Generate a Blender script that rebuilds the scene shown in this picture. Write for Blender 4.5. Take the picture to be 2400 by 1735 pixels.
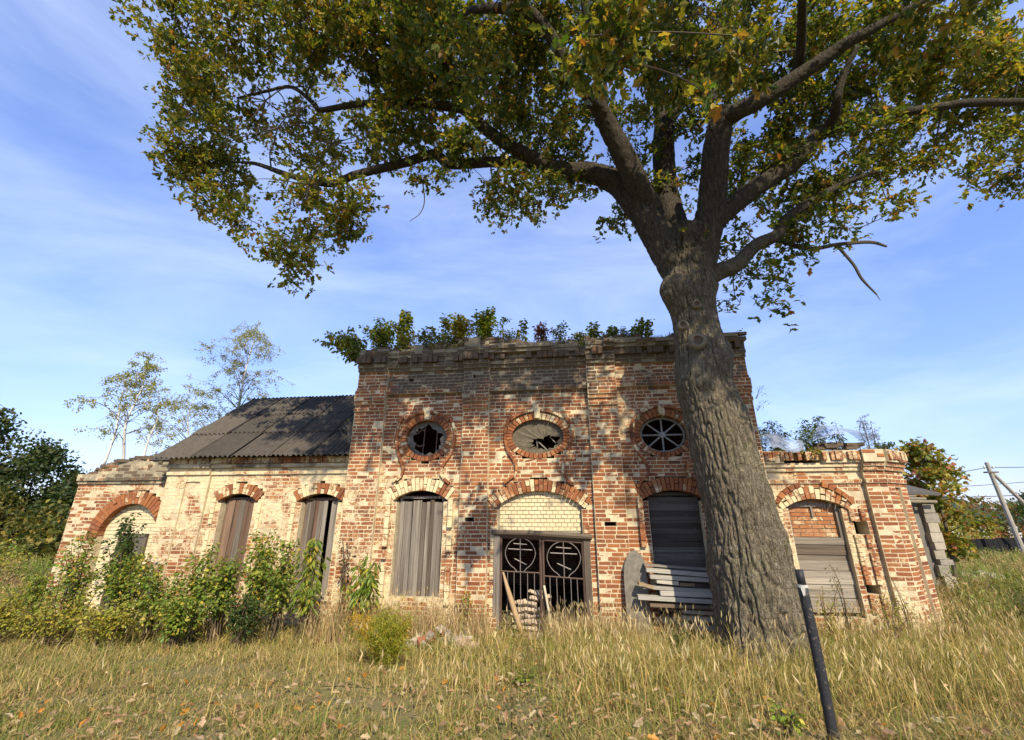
import bpy, math, random
import numpy as np
from mathutils import Vector, Matrix, Euler

random.seed(11)
RG = np.random.default_rng(11)
PI = math.pi
scene = bpy.context.scene
for o in list(bpy.data.objects):
    bpy.data.objects.remove(o)

# ------------------------------------------------------------------ camera
EYE = 2.4
cam_data = bpy.data.cameras.new('camera')
cam_data.sensor_fit = 'HORIZONTAL'
cam_data.sensor_width = 36.0
cam_data.lens = 15.0
cam_data.clip_start = 0.05
cam_data.clip_end = 3000.0
cam = bpy.data.objects.new('camera', cam_data)
cam.location = (0, 0, EYE)
cam.rotation_euler = (math.radians(90 + 18.8), 0, 0)
scene.collection.objects.link(cam)
scene.camera = cam

# ------------------------------------------------------------------ sky and sun
SUN_AZ = math.radians(16)      # to the right of straight behind the camera
SUN_EL = math.radians(38.5)
world = bpy.data.worlds.new('World')
scene.world = world
world.use_nodes = True
wn = world.node_tree
for n in list(wn.nodes):
    wn.nodes.remove(n)
w_out = wn.nodes.new('ShaderNodeOutputWorld')
w_bg = wn.nodes.new('ShaderNodeBackground')
w_bg.inputs['Strength'].default_value = 0.13
w_sky = wn.nodes.new('ShaderNodeTexSky')
w_sky.sky_type = 'NISHITA'
w_sky.sun_disc = False
w_sky.sun_elevation = SUN_EL
w_sky.sun_rotation = PI - SUN_AZ
w_sky.altitude = 150
w_sky.air_density = 1.35
w_sky.dust_density = 0.5
w_sky.ozone_density = 4.0
# thin cirrus: streaky noise on the view direction
w_tc = wn.nodes.new('ShaderNodeTexCoord')
w_map = wn.nodes.new('ShaderNodeMapping')
w_map.inputs['Rotation'].default_value = (0.0, math.radians(24), math.radians(18))
w_map.inputs['Scale'].default_value = (1.0, 1.4, 4.2)
w_n1 = wn.nodes.new('ShaderNodeTexNoise')
w_n1.inputs['Scale'].default_value = 1.5
w_n1.inputs['Detail'].default_value = 9
w_n1.inputs['Roughness'].default_value = 0.58
w_n1.inputs['Distortion'].default_value = 0.5
w_r1 = wn.nodes.new('ShaderNodeMapRange')
w_r1.inputs['From Min'].default_value = 0.36
w_r1.inputs['From Max'].default_value = 0.86
w_r1.inputs['To Max'].default_value = 0.42
w_mix = wn.nodes.new('ShaderNodeMix')
w_mix.data_type = 'RGBA'
w_mix.inputs[7].default_value = (6.6, 7.4, 8.4, 1)
w_tint = wn.nodes.new('ShaderNodeMix')
w_tint.data_type = 'RGBA'
w_tint.blend_type = 'MULTIPLY'
w_tint.inputs[0].default_value = 1.0
w_tint.inputs[7].default_value = (1.10, 1.10, 1.36, 1)
L = wn.links.new
L(w_tc.outputs['Generated'], w_map.inputs['Vector'])
L(w_map.outputs['Vector'], w_n1.inputs['Vector'])
L(w_n1.outputs['Fac'], w_r1.inputs['Value'])
L(w_r1.outputs['Result'], w_mix.inputs[0])
w_gam = wn.nodes.new('ShaderNodeGamma')
w_gam.inputs['Gamma'].default_value = 0.75
w_gain = wn.nodes.new('ShaderNodeMix')
w_gain.data_type = 'RGBA'
w_gain.blend_type = 'MULTIPLY'
w_gain.inputs[0].default_value = 1.0
w_gain.inputs[7].default_value = (1.12, 1.24, 1.58, 1)
L(w_sky.outputs['Color'], w_tint.inputs[6])
L(w_tint.outputs[2], w_gam.inputs['Color'])
L(w_gam.outputs['Color'], w_gain.inputs[6])
L(w_gain.outputs[2], w_mix.inputs[6])
L(w_mix.outputs[2], w_bg.inputs['Color'])
L(w_bg.outputs['Background'], w_out.inputs['Surface'])

SUNV = Vector((math.sin(SUN_AZ) * math.cos(SUN_EL), -math.cos(SUN_AZ) * math.cos(SUN_EL), math.sin(SUN_EL)))
sun_data = bpy.data.lights.new('sun', 'SUN')
sun_data.energy = 5.0
sun_data.angle = math.radians(0.55)
sun_data.color = (1.0, 0.89, 0.70)
sun = bpy.data.objects.new('sun', sun_data)
sun.rotation_euler = SUNV.to_track_quat('Z', 'Y').to_euler()
sun.location = SUNV * 60
scene.collection.objects.link(sun)

scene.view_settings.view_transform = 'Standard'
scene.view_settings.look = 'None'
scene.view_settings.gamma = 1.0
scene.view_settings.use_curve_mapping = False
scene.view_settings.exposure = 0.55

# ------------------------------------------------------------------ helpers
COL = scene.collection

def A(x):
    return np.asarray(x, dtype=np.float64)

def vnoise(P, seed=0):
    """trilinear value noise, P (n,3) -> (n,) in 0..1"""
    P = A(P)
    I = np.floor(P).astype(np.int64)
    Fr = P - I
    Fr = Fr * Fr * (3 - 2 * Fr)
    def h(i, j, k):
        n = (i * 374761393 + j * 668265263 + k * 2147483647 + seed * 1274126177) & 0xFFFFFFFF
        n = ((n ^ (n >> 13)) * 1274126177) & 0xFFFFFFFF
        n = (n ^ (n >> 16)) & 0xFFFF
        return n / 65535.0
    r = 0
    for a in (0, 1):
        wx = Fr[:, 0] if a else 1 - Fr[:, 0]
        for b in (0, 1):
            wy = Fr[:, 1] if b else 1 - Fr[:, 1]
            for c in (0, 1):
                wz = Fr[:, 2] if c else 1 - Fr[:, 2]
                r = r + wx * wy * wz * h(I[:, 0] + a, I[:, 1] + b, I[:, 2] + c)
    return r

def fbm(P, octv=4, seed=0):
    P = A(P); s = 0; a = .5; t = 0
    for k in range(octv):
        s = s + a * vnoise(P * (2 ** k), seed + k); t += a; a *= .5
    return s / t

class MB:
    """collects vertices, faces and colours, then builds one mesh object"""
    def __init__(self):
        self.V = []; self.F = {}; self.C = []; self.n = 0
    def add(self, V, F, col=None):
        V = A(V).reshape(-1, 3)
        if col is None:
            col = np.ones((len(V), 4))
        col = A(col)
        if col.ndim == 1:
            col = np.tile(col, (len(V), 1))
        if col.shape[1] == 3:
            col = np.hstack([col, np.ones((len(col), 1))])
        if not isinstance(F, list) or (len(F) and not hasattr(F[0], '__len__')):
            F = [F]
        groups = {}
        for f in F:
            f = np.asarray(f, dtype=np.int64)
            if f.ndim == 1:
                f = f[None]
            groups.setdefault(f.shape[1], []).append(f)
        for k, fs in groups.items():
            self.F.setdefault(k, []).append(np.vstack(fs) + self.n)
        self.V.append(V); self.C.append(col); self.n += len(V)
    def box(self, a, b, col=None):
        x0, y0, z0 = a; x1, y1, z1 = b
        V = [(x0, y0, z0), (x1, y0, z0), (x1, y1, z0), (x0, y1, z0), (x0, y0, z1), (x1, y0, z1), (x1, y1, z1), (x0, y1, z1)]
        self.add(V, [[0, 3, 2, 1], [4, 5, 6, 7], [0, 1, 5, 4], [1, 2, 6, 5], [2, 3, 7, 6], [3, 0, 4, 7]], col)
    def build(self, name, mat, parent=None, smooth=False, origin=None, kind=None):
        V = np.vstack(self.V)
        if origin is not None:
            V = V - A(origin)
        me = bpy.data.meshes.new(name)
        me.vertices.add(len(V)); me.vertices.foreach_set('co', V.astype(np.float32).ravel())
        li = []; ls = []; p = 0
        for k, fs in self.F.items():
            f = np.vstack(fs); li.append(f.ravel()); ls.append(p + np.arange(len(f)) * k); p += f.size
        li = np.concatenate(li); ls = np.concatenate(ls)
        me.loops.add(len(li)); me.loops.foreach_set('vertex_index', li.astype(np.int32))
        me.polygons.add(len(ls)); me.polygons.foreach_set('loop_start', ls.astype(np.int32))
        me.polygons.foreach_set('use_smooth', np.full(len(ls), bool(smooth), dtype=bool))
        at = me.color_attributes.new('col', 'FLOAT_COLOR', 'POINT')
        at.data.foreach_set('color', np.vstack(self.C).astype(np.float32).ravel())
        me.update(calc_edges=True)
        if isinstance(mat, (list, tuple)):
            for m in mat: me.materials.append(m)
        elif mat: me.materials.append(mat)
        o = bpy.data.objects.new(name, me)
        COL.objects.link(o)
        if parent is not None:
            o.parent = parent
        elif origin is not None:
            o.location = origin
        if kind: o['kind'] = kind
        return o

def tag(o, label, cat, group=None):
    o['label'] = label; o['category'] = cat
    if group: o['group'] = group
    return o

def thing(name, label, cat, loc=(0, 0, 0), rotz=0.0, group=None):
    o = bpy.data.objects.new(name, None)
    o.empty_display_size = .2
    COL.objects.link(o)
    o.location = loc; o.rotation_euler = (0, 0, rotz)
    return tag(o, label, cat, group)

def resample(P, n_per=4):
    """Catmull-Rom through rows of P (x,y,z,r)"""
    P = A(P)
    if len(P) < 3:
        return np.array([P[0] + (P[-1] - P[0]) * t for t in np.linspace(0, 1, n_per + 1)])
    Q = np.vstack([2 * P[0] - P[1], P, 2 * P[-1] - P[-2]])
    out = []
    for i in range(1, len(Q) - 2):
        p0, p1, p2, p3 = Q[i - 1:i + 3]
        for t in np.linspace(0, 1, n_per, endpoint=False):
            out.append(.5 * (2 * p1 + (p2 - p0) * t + (2 * p0 - 5 * p1 + 4 * p2 - p3) * t * t + (3 * p1 - p0 - 3 * p2 + p3) * t ** 3))
    out.append(P[-1])
    out = np.array(out)
    out[:, 3] = np.maximum(out[:, 3], .0015)
    return out

def tube(mb, P, sides=6, n_per=4, col=None, smooth_path=True, disp=None, cap=True):
    P = resample(P, n_per) if smooth_path else A(P)
    n = len(P)
    T = np.gradient(P[:, :3], axis=0)
    T /= np.linalg.norm(T, axis=1)[:, None] + 1e-9
    ref = np.array([0, 0, 1.0]) if abs(T[0, 2]) < .9 else np.array([0, 1.0, 0])
    u = np.cross(T[0], ref); u /= np.linalg.norm(u)
    th = np.linspace(0, 2 * PI, sides, endpoint=False)
    V = np.zeros((n, sides, 3))
    for i in range(n):
        u = u - T[i] * (u @ T[i]); u /= np.linalg.norm(u) + 1e-9
        w = np.cross(T[i], u)
        V[i] = P[i, :3] + P[i, 3] * (np.cos(th)[:, None] * u + np.sin(th)[:, None] * w)
    if disp is not None:
        C = np.repeat(P[:, None, :3], sides, 1)
        dirs = V - C
        rr = np.linalg.norm(dirs, axis=2, keepdims=True) + 1e-9
        dv = disp(V.reshape(-1, 3), np.repeat(P[:, 3], sides)).reshape(n, sides, 1)
        V = V + dirs / rr * dv
    idx = np.arange(n * sides).reshape(n, sides)
    F = np.stack([idx[:-1], np.roll(idx[:-1], -1, 1), np.roll(idx[1:], -1, 1), idx[1:]], -1).reshape(-1, 4)
    fs = [F]
    if cap:
        fs.append(idx[-1][None]); fs.append(idx[0][::-1][None])
    mb.add(V.reshape(-1, 3), fs, col)

LEAF = {
    'oak': (A([(0, 0), (.20, .24), (.13, .40), (.31, .62), (.17, .74), (0, 1.0), (-.17, .74), (-.31, .62), (-.13, .40), (-.20, .24)]), [[0, 1, 2, 3, 4, 5], [0, 5, 6, 7, 8, 9]]),
    'ovate': (A([(0, 0), (.33, .28), (.27, .62), (0, 1.0), (-.27, .62), (-.33, .28)]), [[0, 1, 2, 3], [0, 3, 4, 5]]),
    'small': (A([(0, 0), (.33, .42), (0, 1.0), (-.33, .42)]), [[0, 1, 2], [0, 2, 3]]),
    'lance': (A([(0, 0), (.15, .35), (.10, .7), (0, 1.0), (-.10, .7), (-.15, .35)]), [[0, 1, 2, 3], [0, 3, 4, 5]]),
    'seed': (A([(0, 0), (.07, .35), (.05, .75), (0, 1.0), (-.05, .75), (-.07, .35)]), [[0, 1, 2, 3], [0, 3, 4, 5]]),
    'maple': (A([(0, 0), (.22, .12), (.5, .3), (.3, .45), (.48, .75), (.18, .68), (0, 1.0), (-.18, .68), (-.48, .75), (-.3, .45), (-.5, .3), (-.22, .12)]), [[0, 1, 2, 3, 4, 5, 6], [0, 6, 7, 8, 9, 10, 11]]),
}

def unit(v):
    return v / (np.linalg.norm(v, axis=-1, keepdims=True) + 1e-9)

def leaves(mb, P, D, size, col, shape='ovate', up=1.0, fold=.18, curl=.12):
    P = A(P); D = unit(A(D)); n = len(P)
    if n == 0: return
    T, F = LEAF[shape]
    upv = np.zeros((n, 3)); upv[:, 2] = up
    upv += RG.normal(size=(n, 3)) * .55
    S = unit(np.cross(D, upv)); N = np.cross(S, D)
    m = len(T)
    x = T[:, 0][None, :, None]; y = T[:, 1][None, :, None]
    zz = fold * np.abs(x) - curl * y * y * RG.uniform(.2, 1.6, (n, 1, 1))
    sz = A(size).reshape(-1, 1, 1) * np.ones((n, 1, 1))
    V = P[:, None] + sz * (x * S[:, None] + y * D[:, None] + zz * N[:, None])
    fs = []
    base = (np.arange(n) * m)[:, None]
    for f in F:
        fs.append(np.asarray(f)[None] + base)
    C = np.repeat(A(col), m, 0) if A(col).ndim == 2 else A(col)
    mb.add(V.reshape(-1, 3), fs, C)

def pick_col(n, pal, jit=.18):
    """pal: list of (weight,(r,g,b))"""
    w = A([p[0] for p in pal]); w /= w.sum()
    C = A([p[1] for p in pal])
    i = RG.choice(len(pal), n, p=w)
    c = C[i] * RG.uniform(1 - jit, 1 + jit, (n, 1)) * RG.uniform(1 - jit * .4, 1 + jit * .4, (n, 3))
    return np.clip(c, 0, 1)

# ------------------------------------------------------------------ materials
def new_mat(name):
    m = bpy.data.materials.new(name); m.use_nodes = True
    nt = m.node_tree
    for n in list(nt.nodes): nt.nodes.remove(n)
    out = nt.nodes.new('ShaderNodeOutputMaterial')
    b = nt.nodes.new('ShaderNodeBsdfPrincipled')
    b.inputs['Specular IOR Level'].default_value = .25
    nt.links.new(b.outputs[0], out.inputs['Surface'])
    return m, nt, b, out

def N_(nt, typ, **kw):
    n = nt.nodes.new(typ)
    for k, v in kw.items():
        if k in n.inputs.keys() if hasattr(n.inputs, 'keys') else False:
            n.inputs[k].default_value = v
        else:
            setattr(n, k, v)
    return n

def noise(nt, vec, scale, detail=4, rough=.55, dist=0.0):
    n = nt.nodes.new('ShaderNodeTexNoise')
    n.inputs['Scale'].default_value = scale; n.inputs['Detail'].default_value = detail
    n.inputs['Roughness'].default_value = rough; n.inputs['Distortion'].default_value = dist
    nt.links.new(vec, n.inputs['Vector'])
    return n.outputs['Fac']

def mrange(nt, val, a, b, c=0.0, d=1.0, smooth=False):
    n = nt.nodes.new('ShaderNodeMapRange')
    if smooth: n.interpolation_type = 'SMOOTHSTEP'
    nt.links.new(val, n.inputs['Value'])
    n.inputs['From Min'].default_value = a; n.inputs['From Max'].default_value = b
    n.inputs['To Min'].default_value = c; n.inputs['To Max'].default_value = d
    return n.outputs['Result']

def math_(nt, op, a, b=None):
    n = nt.nodes.new('ShaderNodeMath'); n.operation = op
    for i, v in enumerate((a, b)):
        if v is None: continue
        if isinstance(v, (int, float)): n.inputs[i].default_value = v
        else: nt.links.new(v, n.inputs[i])
    return n.outputs[0]

def mixc(nt, fac, a, b, blend='MIX'):
    n = nt.nodes.new('ShaderNodeMix'); n.data_type = 'RGBA'; n.blend_type = blend
    for i, v in ((0, fac), (6, a), (7, b)):
        if isinstance(v, (int, float)): n.inputs[i].default_value = v
        elif isinstance(v, tuple): n.inputs[i].default_value = (*v, 1) if len(v) == 3 else v
        else: nt.links.new(v, n.inputs[i])
    return n.outputs[2]

def ramp(nt, fac, stops):
    n = nt.nodes.new('ShaderNodeValToRGB')
    el = n.color_ramp.elements
    while len(el) < len(stops): el.new(.5)
    for e, (p, c) in zip(el, stops):
        e.position = p; e.color = (*c, 1)
    nt.links.new(fac, n.inputs[0])
    return n.outputs[0]

def bump(nt, b, h, strength=.4, dist=.01):
    n = nt.nodes.new('ShaderNodeBump')
    n.inputs['Strength'].default_value = strength; n.inputs['Distance'].default_value = dist
    nt.links.new(h, n.inputs['Height']); nt.links.new(n.outputs[0], b.inputs['Normal'])

def attr_rgb(nt):
    a = nt.nodes.new('ShaderNodeAttribute'); a.attribute_name = 'col'
    s = nt.nodes.new('ShaderNodeSeparateColor'); nt.links.new(a.outputs['Color'], s.inputs[0])
    return a.outputs['Color'], s.outputs[0], s.outputs[1], s.outputs[2]

def geo_pos(nt):
    return nt.nodes.new('ShaderNodeNewGeometry').outputs['Position']

def obj_co(nt):
    return nt.nodes.new('ShaderNodeTexCoord').outputs['Object']

def wash_mask(nt, pos, g, lo=.475, hi=.575):
    n1 = noise(nt, pos, 1.7, 5, .65, .6)
    n2 = noise(nt, pos, 8.0, 6, .75, .6)
    n3 = noise(nt, pos, 22.0, 5, .75, .5)
    s = math_(nt, 'ADD', math_(nt, 'MULTIPLY', n1, .50), math_(nt, 'MULTIPLY', n2, .20))
    s = math_(nt, 'ADD', s, math_(nt, 'MULTIPLY', n3, .30))
    s = math_(nt, 'ADD', s, math_(nt, 'SUBTRACT', math_(nt, 'MULTIPLY', g, .5), .25))
    return mrange(nt, s, lo, hi, 0, 1, True)

def stain_mask(nt, pos, b):
    n1 = noise(nt, pos, 2.3, 6, .65, .6)
    return math_(nt, 'MULTIPLY', mrange(nt, math_(nt, 'ADD', n1, math_(nt, 'SUBTRACT', b, .5)), .40, .62, 0, 1, True), .9)

def mat_brick():
    m, nt, b, out = new_mat('old_brick')
    pos = geo_pos(nt)
    _, r, g, bl = attr_rgb(nt)
    base = ramp(nt, r, [(0, (.09, .036, .020)), (.22, (.18, .062, .026)), (.5, (.285, .098, .034)), (.8, (.38, .145, .045)), (1, (.42, .20, .085))])
    fine = noise(nt, pos, 22, 6, .7, .3)
    base = mixc(nt, mrange(nt, fine, .35, .7, 0, .55), base, (.13, .052, .032))
    base = mixc(nt, mrange(nt, noise(nt, pos, 3.1, 5, .7, .6), .45, .7, 0, .5), base, (.20, .085, .045))
    lime = mixc(nt, noise(nt, pos, 5, 5, .6), (.70, .59, .36), (.50, .39, .215))
    w = wash_mask(nt, pos, g)
    c = mixc(nt, w, base, lime)
    st = stain_mask(nt, pos, bl)
    c = mixc(nt, st, c, mixc(nt, noise(nt, pos, 14, 4, .7), (.045, .038, .028), (.13, .108, .075)))
    nt.links.new(c, b.inputs['Base Color'])
    b.inputs['Roughness'].default_value = .93
    h = math_(nt, 'ADD', math_(nt, 'MULTIPLY', noise(nt, pos, 60, 5, .7), .7), math_(nt, 'MULTIPLY', w, .35))
    bump(nt, b, h, .75, .012)
    return m

def mat_mortar():
    m, nt, b, out = new_mat('lime_mortar')
    pos = geo_pos(nt)
    _, r, g, bl = attr_rgb(nt)
    c = mixc(nt, mrange(nt, noise(nt, pos, 5, 6, .7), .3, .7), (.66, .56, .355), (.38, .30, .185))
    st = stain_mask(nt, pos, bl)
    c = mixc(nt, math_(nt, 'MULTIPLY', st, .8), c, (.13, .115, .085))
    nt.links.new(c, b.inputs['Base Color'])
    b.inputs['Roughness'].default_value = .96
    bump(nt, b, noise(nt, pos, 45, 6, .75), .9, .015)
    return m

def mat_block(name, tint_a, tint_b, scale=1.0):
    """plain masonry for faces away from the photograph"""
    m, nt, b, out = new_mat(name)
    tc = obj_co(nt)
    mp = nt.nodes.new('ShaderNodeMapping'); mp.inputs['Rotation'].default_value = (PI / 2, 0, 0)
    nt.links.new(tc, mp.inputs['Vector'])
    br = nt.nodes.new('ShaderNodeTexBrick')
    br.inputs['Scale'].default_value = 1.0; br.inputs['Brick Width'].default_value = .27; br.inputs['Row Height'].default_value = .088
    br.inputs['Mortar Size'].default_value = .008
    br.inputs['Color1'].default_value = (*tint_a, 1); br.inputs['Color2'].default_value = (*tint_b, 1); br.inputs['Mortar'].default_value = (.5, .42, .3, 1)
    nt.links.new(mp.outputs[0], br.inputs['Vector'])
    c = mixc(nt, mrange(nt, noise(nt, tc, 1.5, 6, .65), .45, .65, 0, .7), br.outputs[0], (.5, .43, .31))
    nt.links.new(c, b.inputs['Base Color']); b.inputs['Roughness'].default_value = .95
    return m

def mat_wood(name, a, c2, dark, vertical=True, scale=1.0):
    m, nt, b, out = new_mat(name)
    tc = obj_co(nt)
    oi = nt.nodes.new('ShaderNodeObjectInfo')
    mp = nt.nodes.new('ShaderNodeMapping')
    mp.inputs['Scale'].default_value = (60, 60, 1.6) if vertical else (1.6, 60, 60)
    nt.links.new(tc, mp.inputs['Vector'])
    va = nt.nodes.new('ShaderNodeVectorMath'); va.operation = 'ADD'
    nt.links.new(mp.outputs[0], va.inputs[0])
    cmb = nt.nodes.new('ShaderNodeCombineXYZ')
    for i in range(3): nt.links.new(math_(nt, 'MULTIPLY', oi.outputs['Random'], 40.0 + i * 17), cmb.inputs[i])
    nt.links.new(cmb.outputs[0], va.inputs[1])
    g1 = noise(nt, va.outputs[0], 1.0, 6, .65, .5)
    g2 = noise(nt, va.outputs[0], .45, 4, .6, .4)
    col = mixc(nt, mrange(nt, g1, .3, .7), a, c2)
    col = mixc(nt, mrange(nt, g2, .45, .7, 0, .75), col, dark)
    col = mixc(nt, 1.0, col, ramp(nt, oi.outputs['Random'], [(0, (.45, .38, .32)), (.35, (.8, .75, .70)), (.6, (1, .97, .94)), (1, (1.35, 1.32, 1.25))]), 'MULTIPLY')
    nt.links.new(col, b.inputs['Base Color']); b.inputs['Roughness'].default_value = .85
    bump(nt, b, g1, .5, .0025)
    return m

def mat_leaf(name='leaf', trans=.38, spec=.3, rough=.5, mott=.35):
    m, nt, b, out = new_mat(name)
    c, r, g, bl = attr_rgb(nt)
    pos = geo_pos(nt)
    c2 = mixc(nt, mrange(nt, noise(nt, pos, 30, 2, .5), .3, .75, 0, mott), c, (.0, .0, .0))
    nt.links.new(c2, b.inputs['Base Color'])
    b.inputs['Roughness'].default_value = rough; b.inputs['Specular IOR Level'].default_value = spec
    tr = nt.nodes.new('ShaderNodeBsdfTranslucent')
    bright = mixc(nt, 1.0, c, (1.35, 1.3, .55), 'MULTIPLY')
    nt.links.new(bright, tr.inputs['Color'])
    mx = nt.nodes.new('ShaderNodeMixShader'); mx.inputs[0].default_value = trans
    nt.links.new(b.outputs[0], mx.inputs[1]); nt.links.new(tr.outputs[0], mx.inputs[2])
    nt.links.new(mx.outputs[0], out.inputs['Surface'])
    return m

def mat_attr(name, rough=.9, nscale=12, namt=.35, bumpd=.0, spec=.2, metal=0.0):
    """colour from the mesh attribute with mottling"""
    m, nt, b, out = new_mat(name)
    c, *_ = attr_rgb(nt)
    pos = geo_pos(nt)
    nf = noise(nt, pos, nscale, 6, .65, .2)
    col = mixc(nt, mrange(nt, nf, .3, .75, 0, namt), c, mixc(nt, 1.0, c, (.42, .40, .38), 'MULTIPLY'))
    nt.links.new(col, b.inputs['Base Color']); b.inputs['Roughness'].default_value = rough
    b.inputs['Specular IOR Level'].default_value = spec; b.inputs['Metallic'].default_value = metal
    if bumpd: bump(nt, b, nf, .8, bumpd)
    return m

def mat_bark(name, a, c2, lichen, lk=1.0, upper=None):
    m, nt, b, out = new_mat(name)
    pos = geo_pos(nt)
    mp = nt.nodes.new('ShaderNodeMapping'); mp.inputs['Scale'].default_value = (1, 1, .3)
    nt.links.new(pos, mp.inputs['Vector'])
    n1 = noise(nt, mp.outputs[0], 18, 7, .7, .6)
    n2 = noise(nt, pos, 1.6, 4, .6)
    n3 = noise(nt, pos, 70, 4, .6)
    col = mixc(nt, mrange(nt, n1, .32, .68), a, c2)
    col = mixc(nt, mrange(nt, n2, .52, .72, 0, .55), col, lichen)
    col = mixc(nt, mrange(nt, n3, .4, .7, 0, .3), col, (.06, .052, .04))
    col = mixc(nt, mrange(nt, noise(nt, pos, 7, 6, .75, .5), .56, .70, 0, .8 * lk), col, (.27, .26, .19))
    col = mixc(nt, mrange(nt, noise(nt, pos, 4.3, 6, .7, .8), .58, .70, 0, .6 * lk), col, (.12, .125, .045))
    if upper:      # crown shade painted into the bark colour: boughs turn darker with height
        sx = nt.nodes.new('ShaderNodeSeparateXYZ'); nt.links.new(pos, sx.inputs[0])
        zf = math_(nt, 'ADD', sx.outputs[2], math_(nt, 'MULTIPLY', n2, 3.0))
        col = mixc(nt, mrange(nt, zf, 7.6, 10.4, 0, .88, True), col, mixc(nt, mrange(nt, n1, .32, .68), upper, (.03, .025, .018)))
    nt.links.new(col, b.inputs['Base Color']); b.inputs['Roughness'].default_value = .95
    b.inputs['Specular IOR Level'].default_value = .15
    crk = math_(nt, 'ABSOLUTE', math_(nt, 'SUBTRACT', noise(nt, mp.outputs[0], 22, 3, .5, .8), .5))
    crk = mrange(nt, crk, 0, .09, 0, 1, True)
    bump(nt, b, math_(nt, 'ADD', math_(nt, 'ADD', n1, crk), math_(nt, 'MULTIPLY', n3, .4)), 1.0, .022)
    return m

M = {}
M['brick'] = mat_brick()
M['mortar'] = mat_mortar()
M['grey_mortar'] = mat_attr('grey_mortar', .95, 20, .5, .005)
M['hull'] = mat_block('plain_masonry', (.30, .10, .055), (.22, .07, .04))
M['board_v'] = mat_wood('weathered_board_upright', (.25, .225, .19), (.13, .11, .088), (.05, .038, .028), True)
M['board_brown'] = mat_wood('brown_board_upright', (.20, .13, .085), (.12, .075, .05), (.055, .035, .025), True)
M['board_h'] = mat_wood('weathered_board_level', (.33, .295, .24), (.19, .165, .13), (.085, .068, .05), False)
M['board_dark'] = mat_wood('dark_board_level', (.16, .145, .125), (.09, .08, .068), (.04, .034, .028), False)
M['leaf'] = mat_leaf()
M['oak_leaf'] = mat_leaf('oak_leaf', .48, .35, .45, .25)
M['grass'] = mat_leaf('grass_blade', .30, .2, .6, .1)
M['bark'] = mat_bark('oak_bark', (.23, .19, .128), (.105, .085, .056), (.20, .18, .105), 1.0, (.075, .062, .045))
M['twig'] = mat_attr('twig_bark', .9, 25, .4)
M['stem'] = mat_attr('plant_stem', .7, 20, .3)
M['stone'] = mat_attr('rubble_stone', .95, 9, .6, .01)
M['iron'] = mat_attr('rusty_iron', .7, 30, .5, 0, .4, .25)
M['paint'] = mat_attr('painted_metal', .5, 14, .55, .0015, .3)
m, nt, b, out = new_mat('chipped_black_paint')
pos = geo_pos(nt)
f_ = mrange(nt, noise(nt, pos, 26, 8, .75, .8), .585, .63, 0, 1)
c = mixc(nt, f_, mixc(nt, noise(nt, pos, 9, 4, .6), (.012, .013, .016), (.034, .034, .036)), mixc(nt, noise(nt, pos, 60, 3, .6), (.12, .065, .035), (.26, .22, .17)))
nt.links.new(c, b.inputs['Base Color']); b.inputs['Roughness'].default_value = .55
bump(nt, b, f_, .5, .001)
M['post'] = m
M['zinc'] = mat_attr('stained_sheet', .8, 9, .95, .003, .2)
M['roof'] = mat_attr('roof_slate_sheet', .9, 5, .65, .004, .25)
M['plain'] = mat_attr('weathered_surface', .9, 4, .5, .004)

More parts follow.
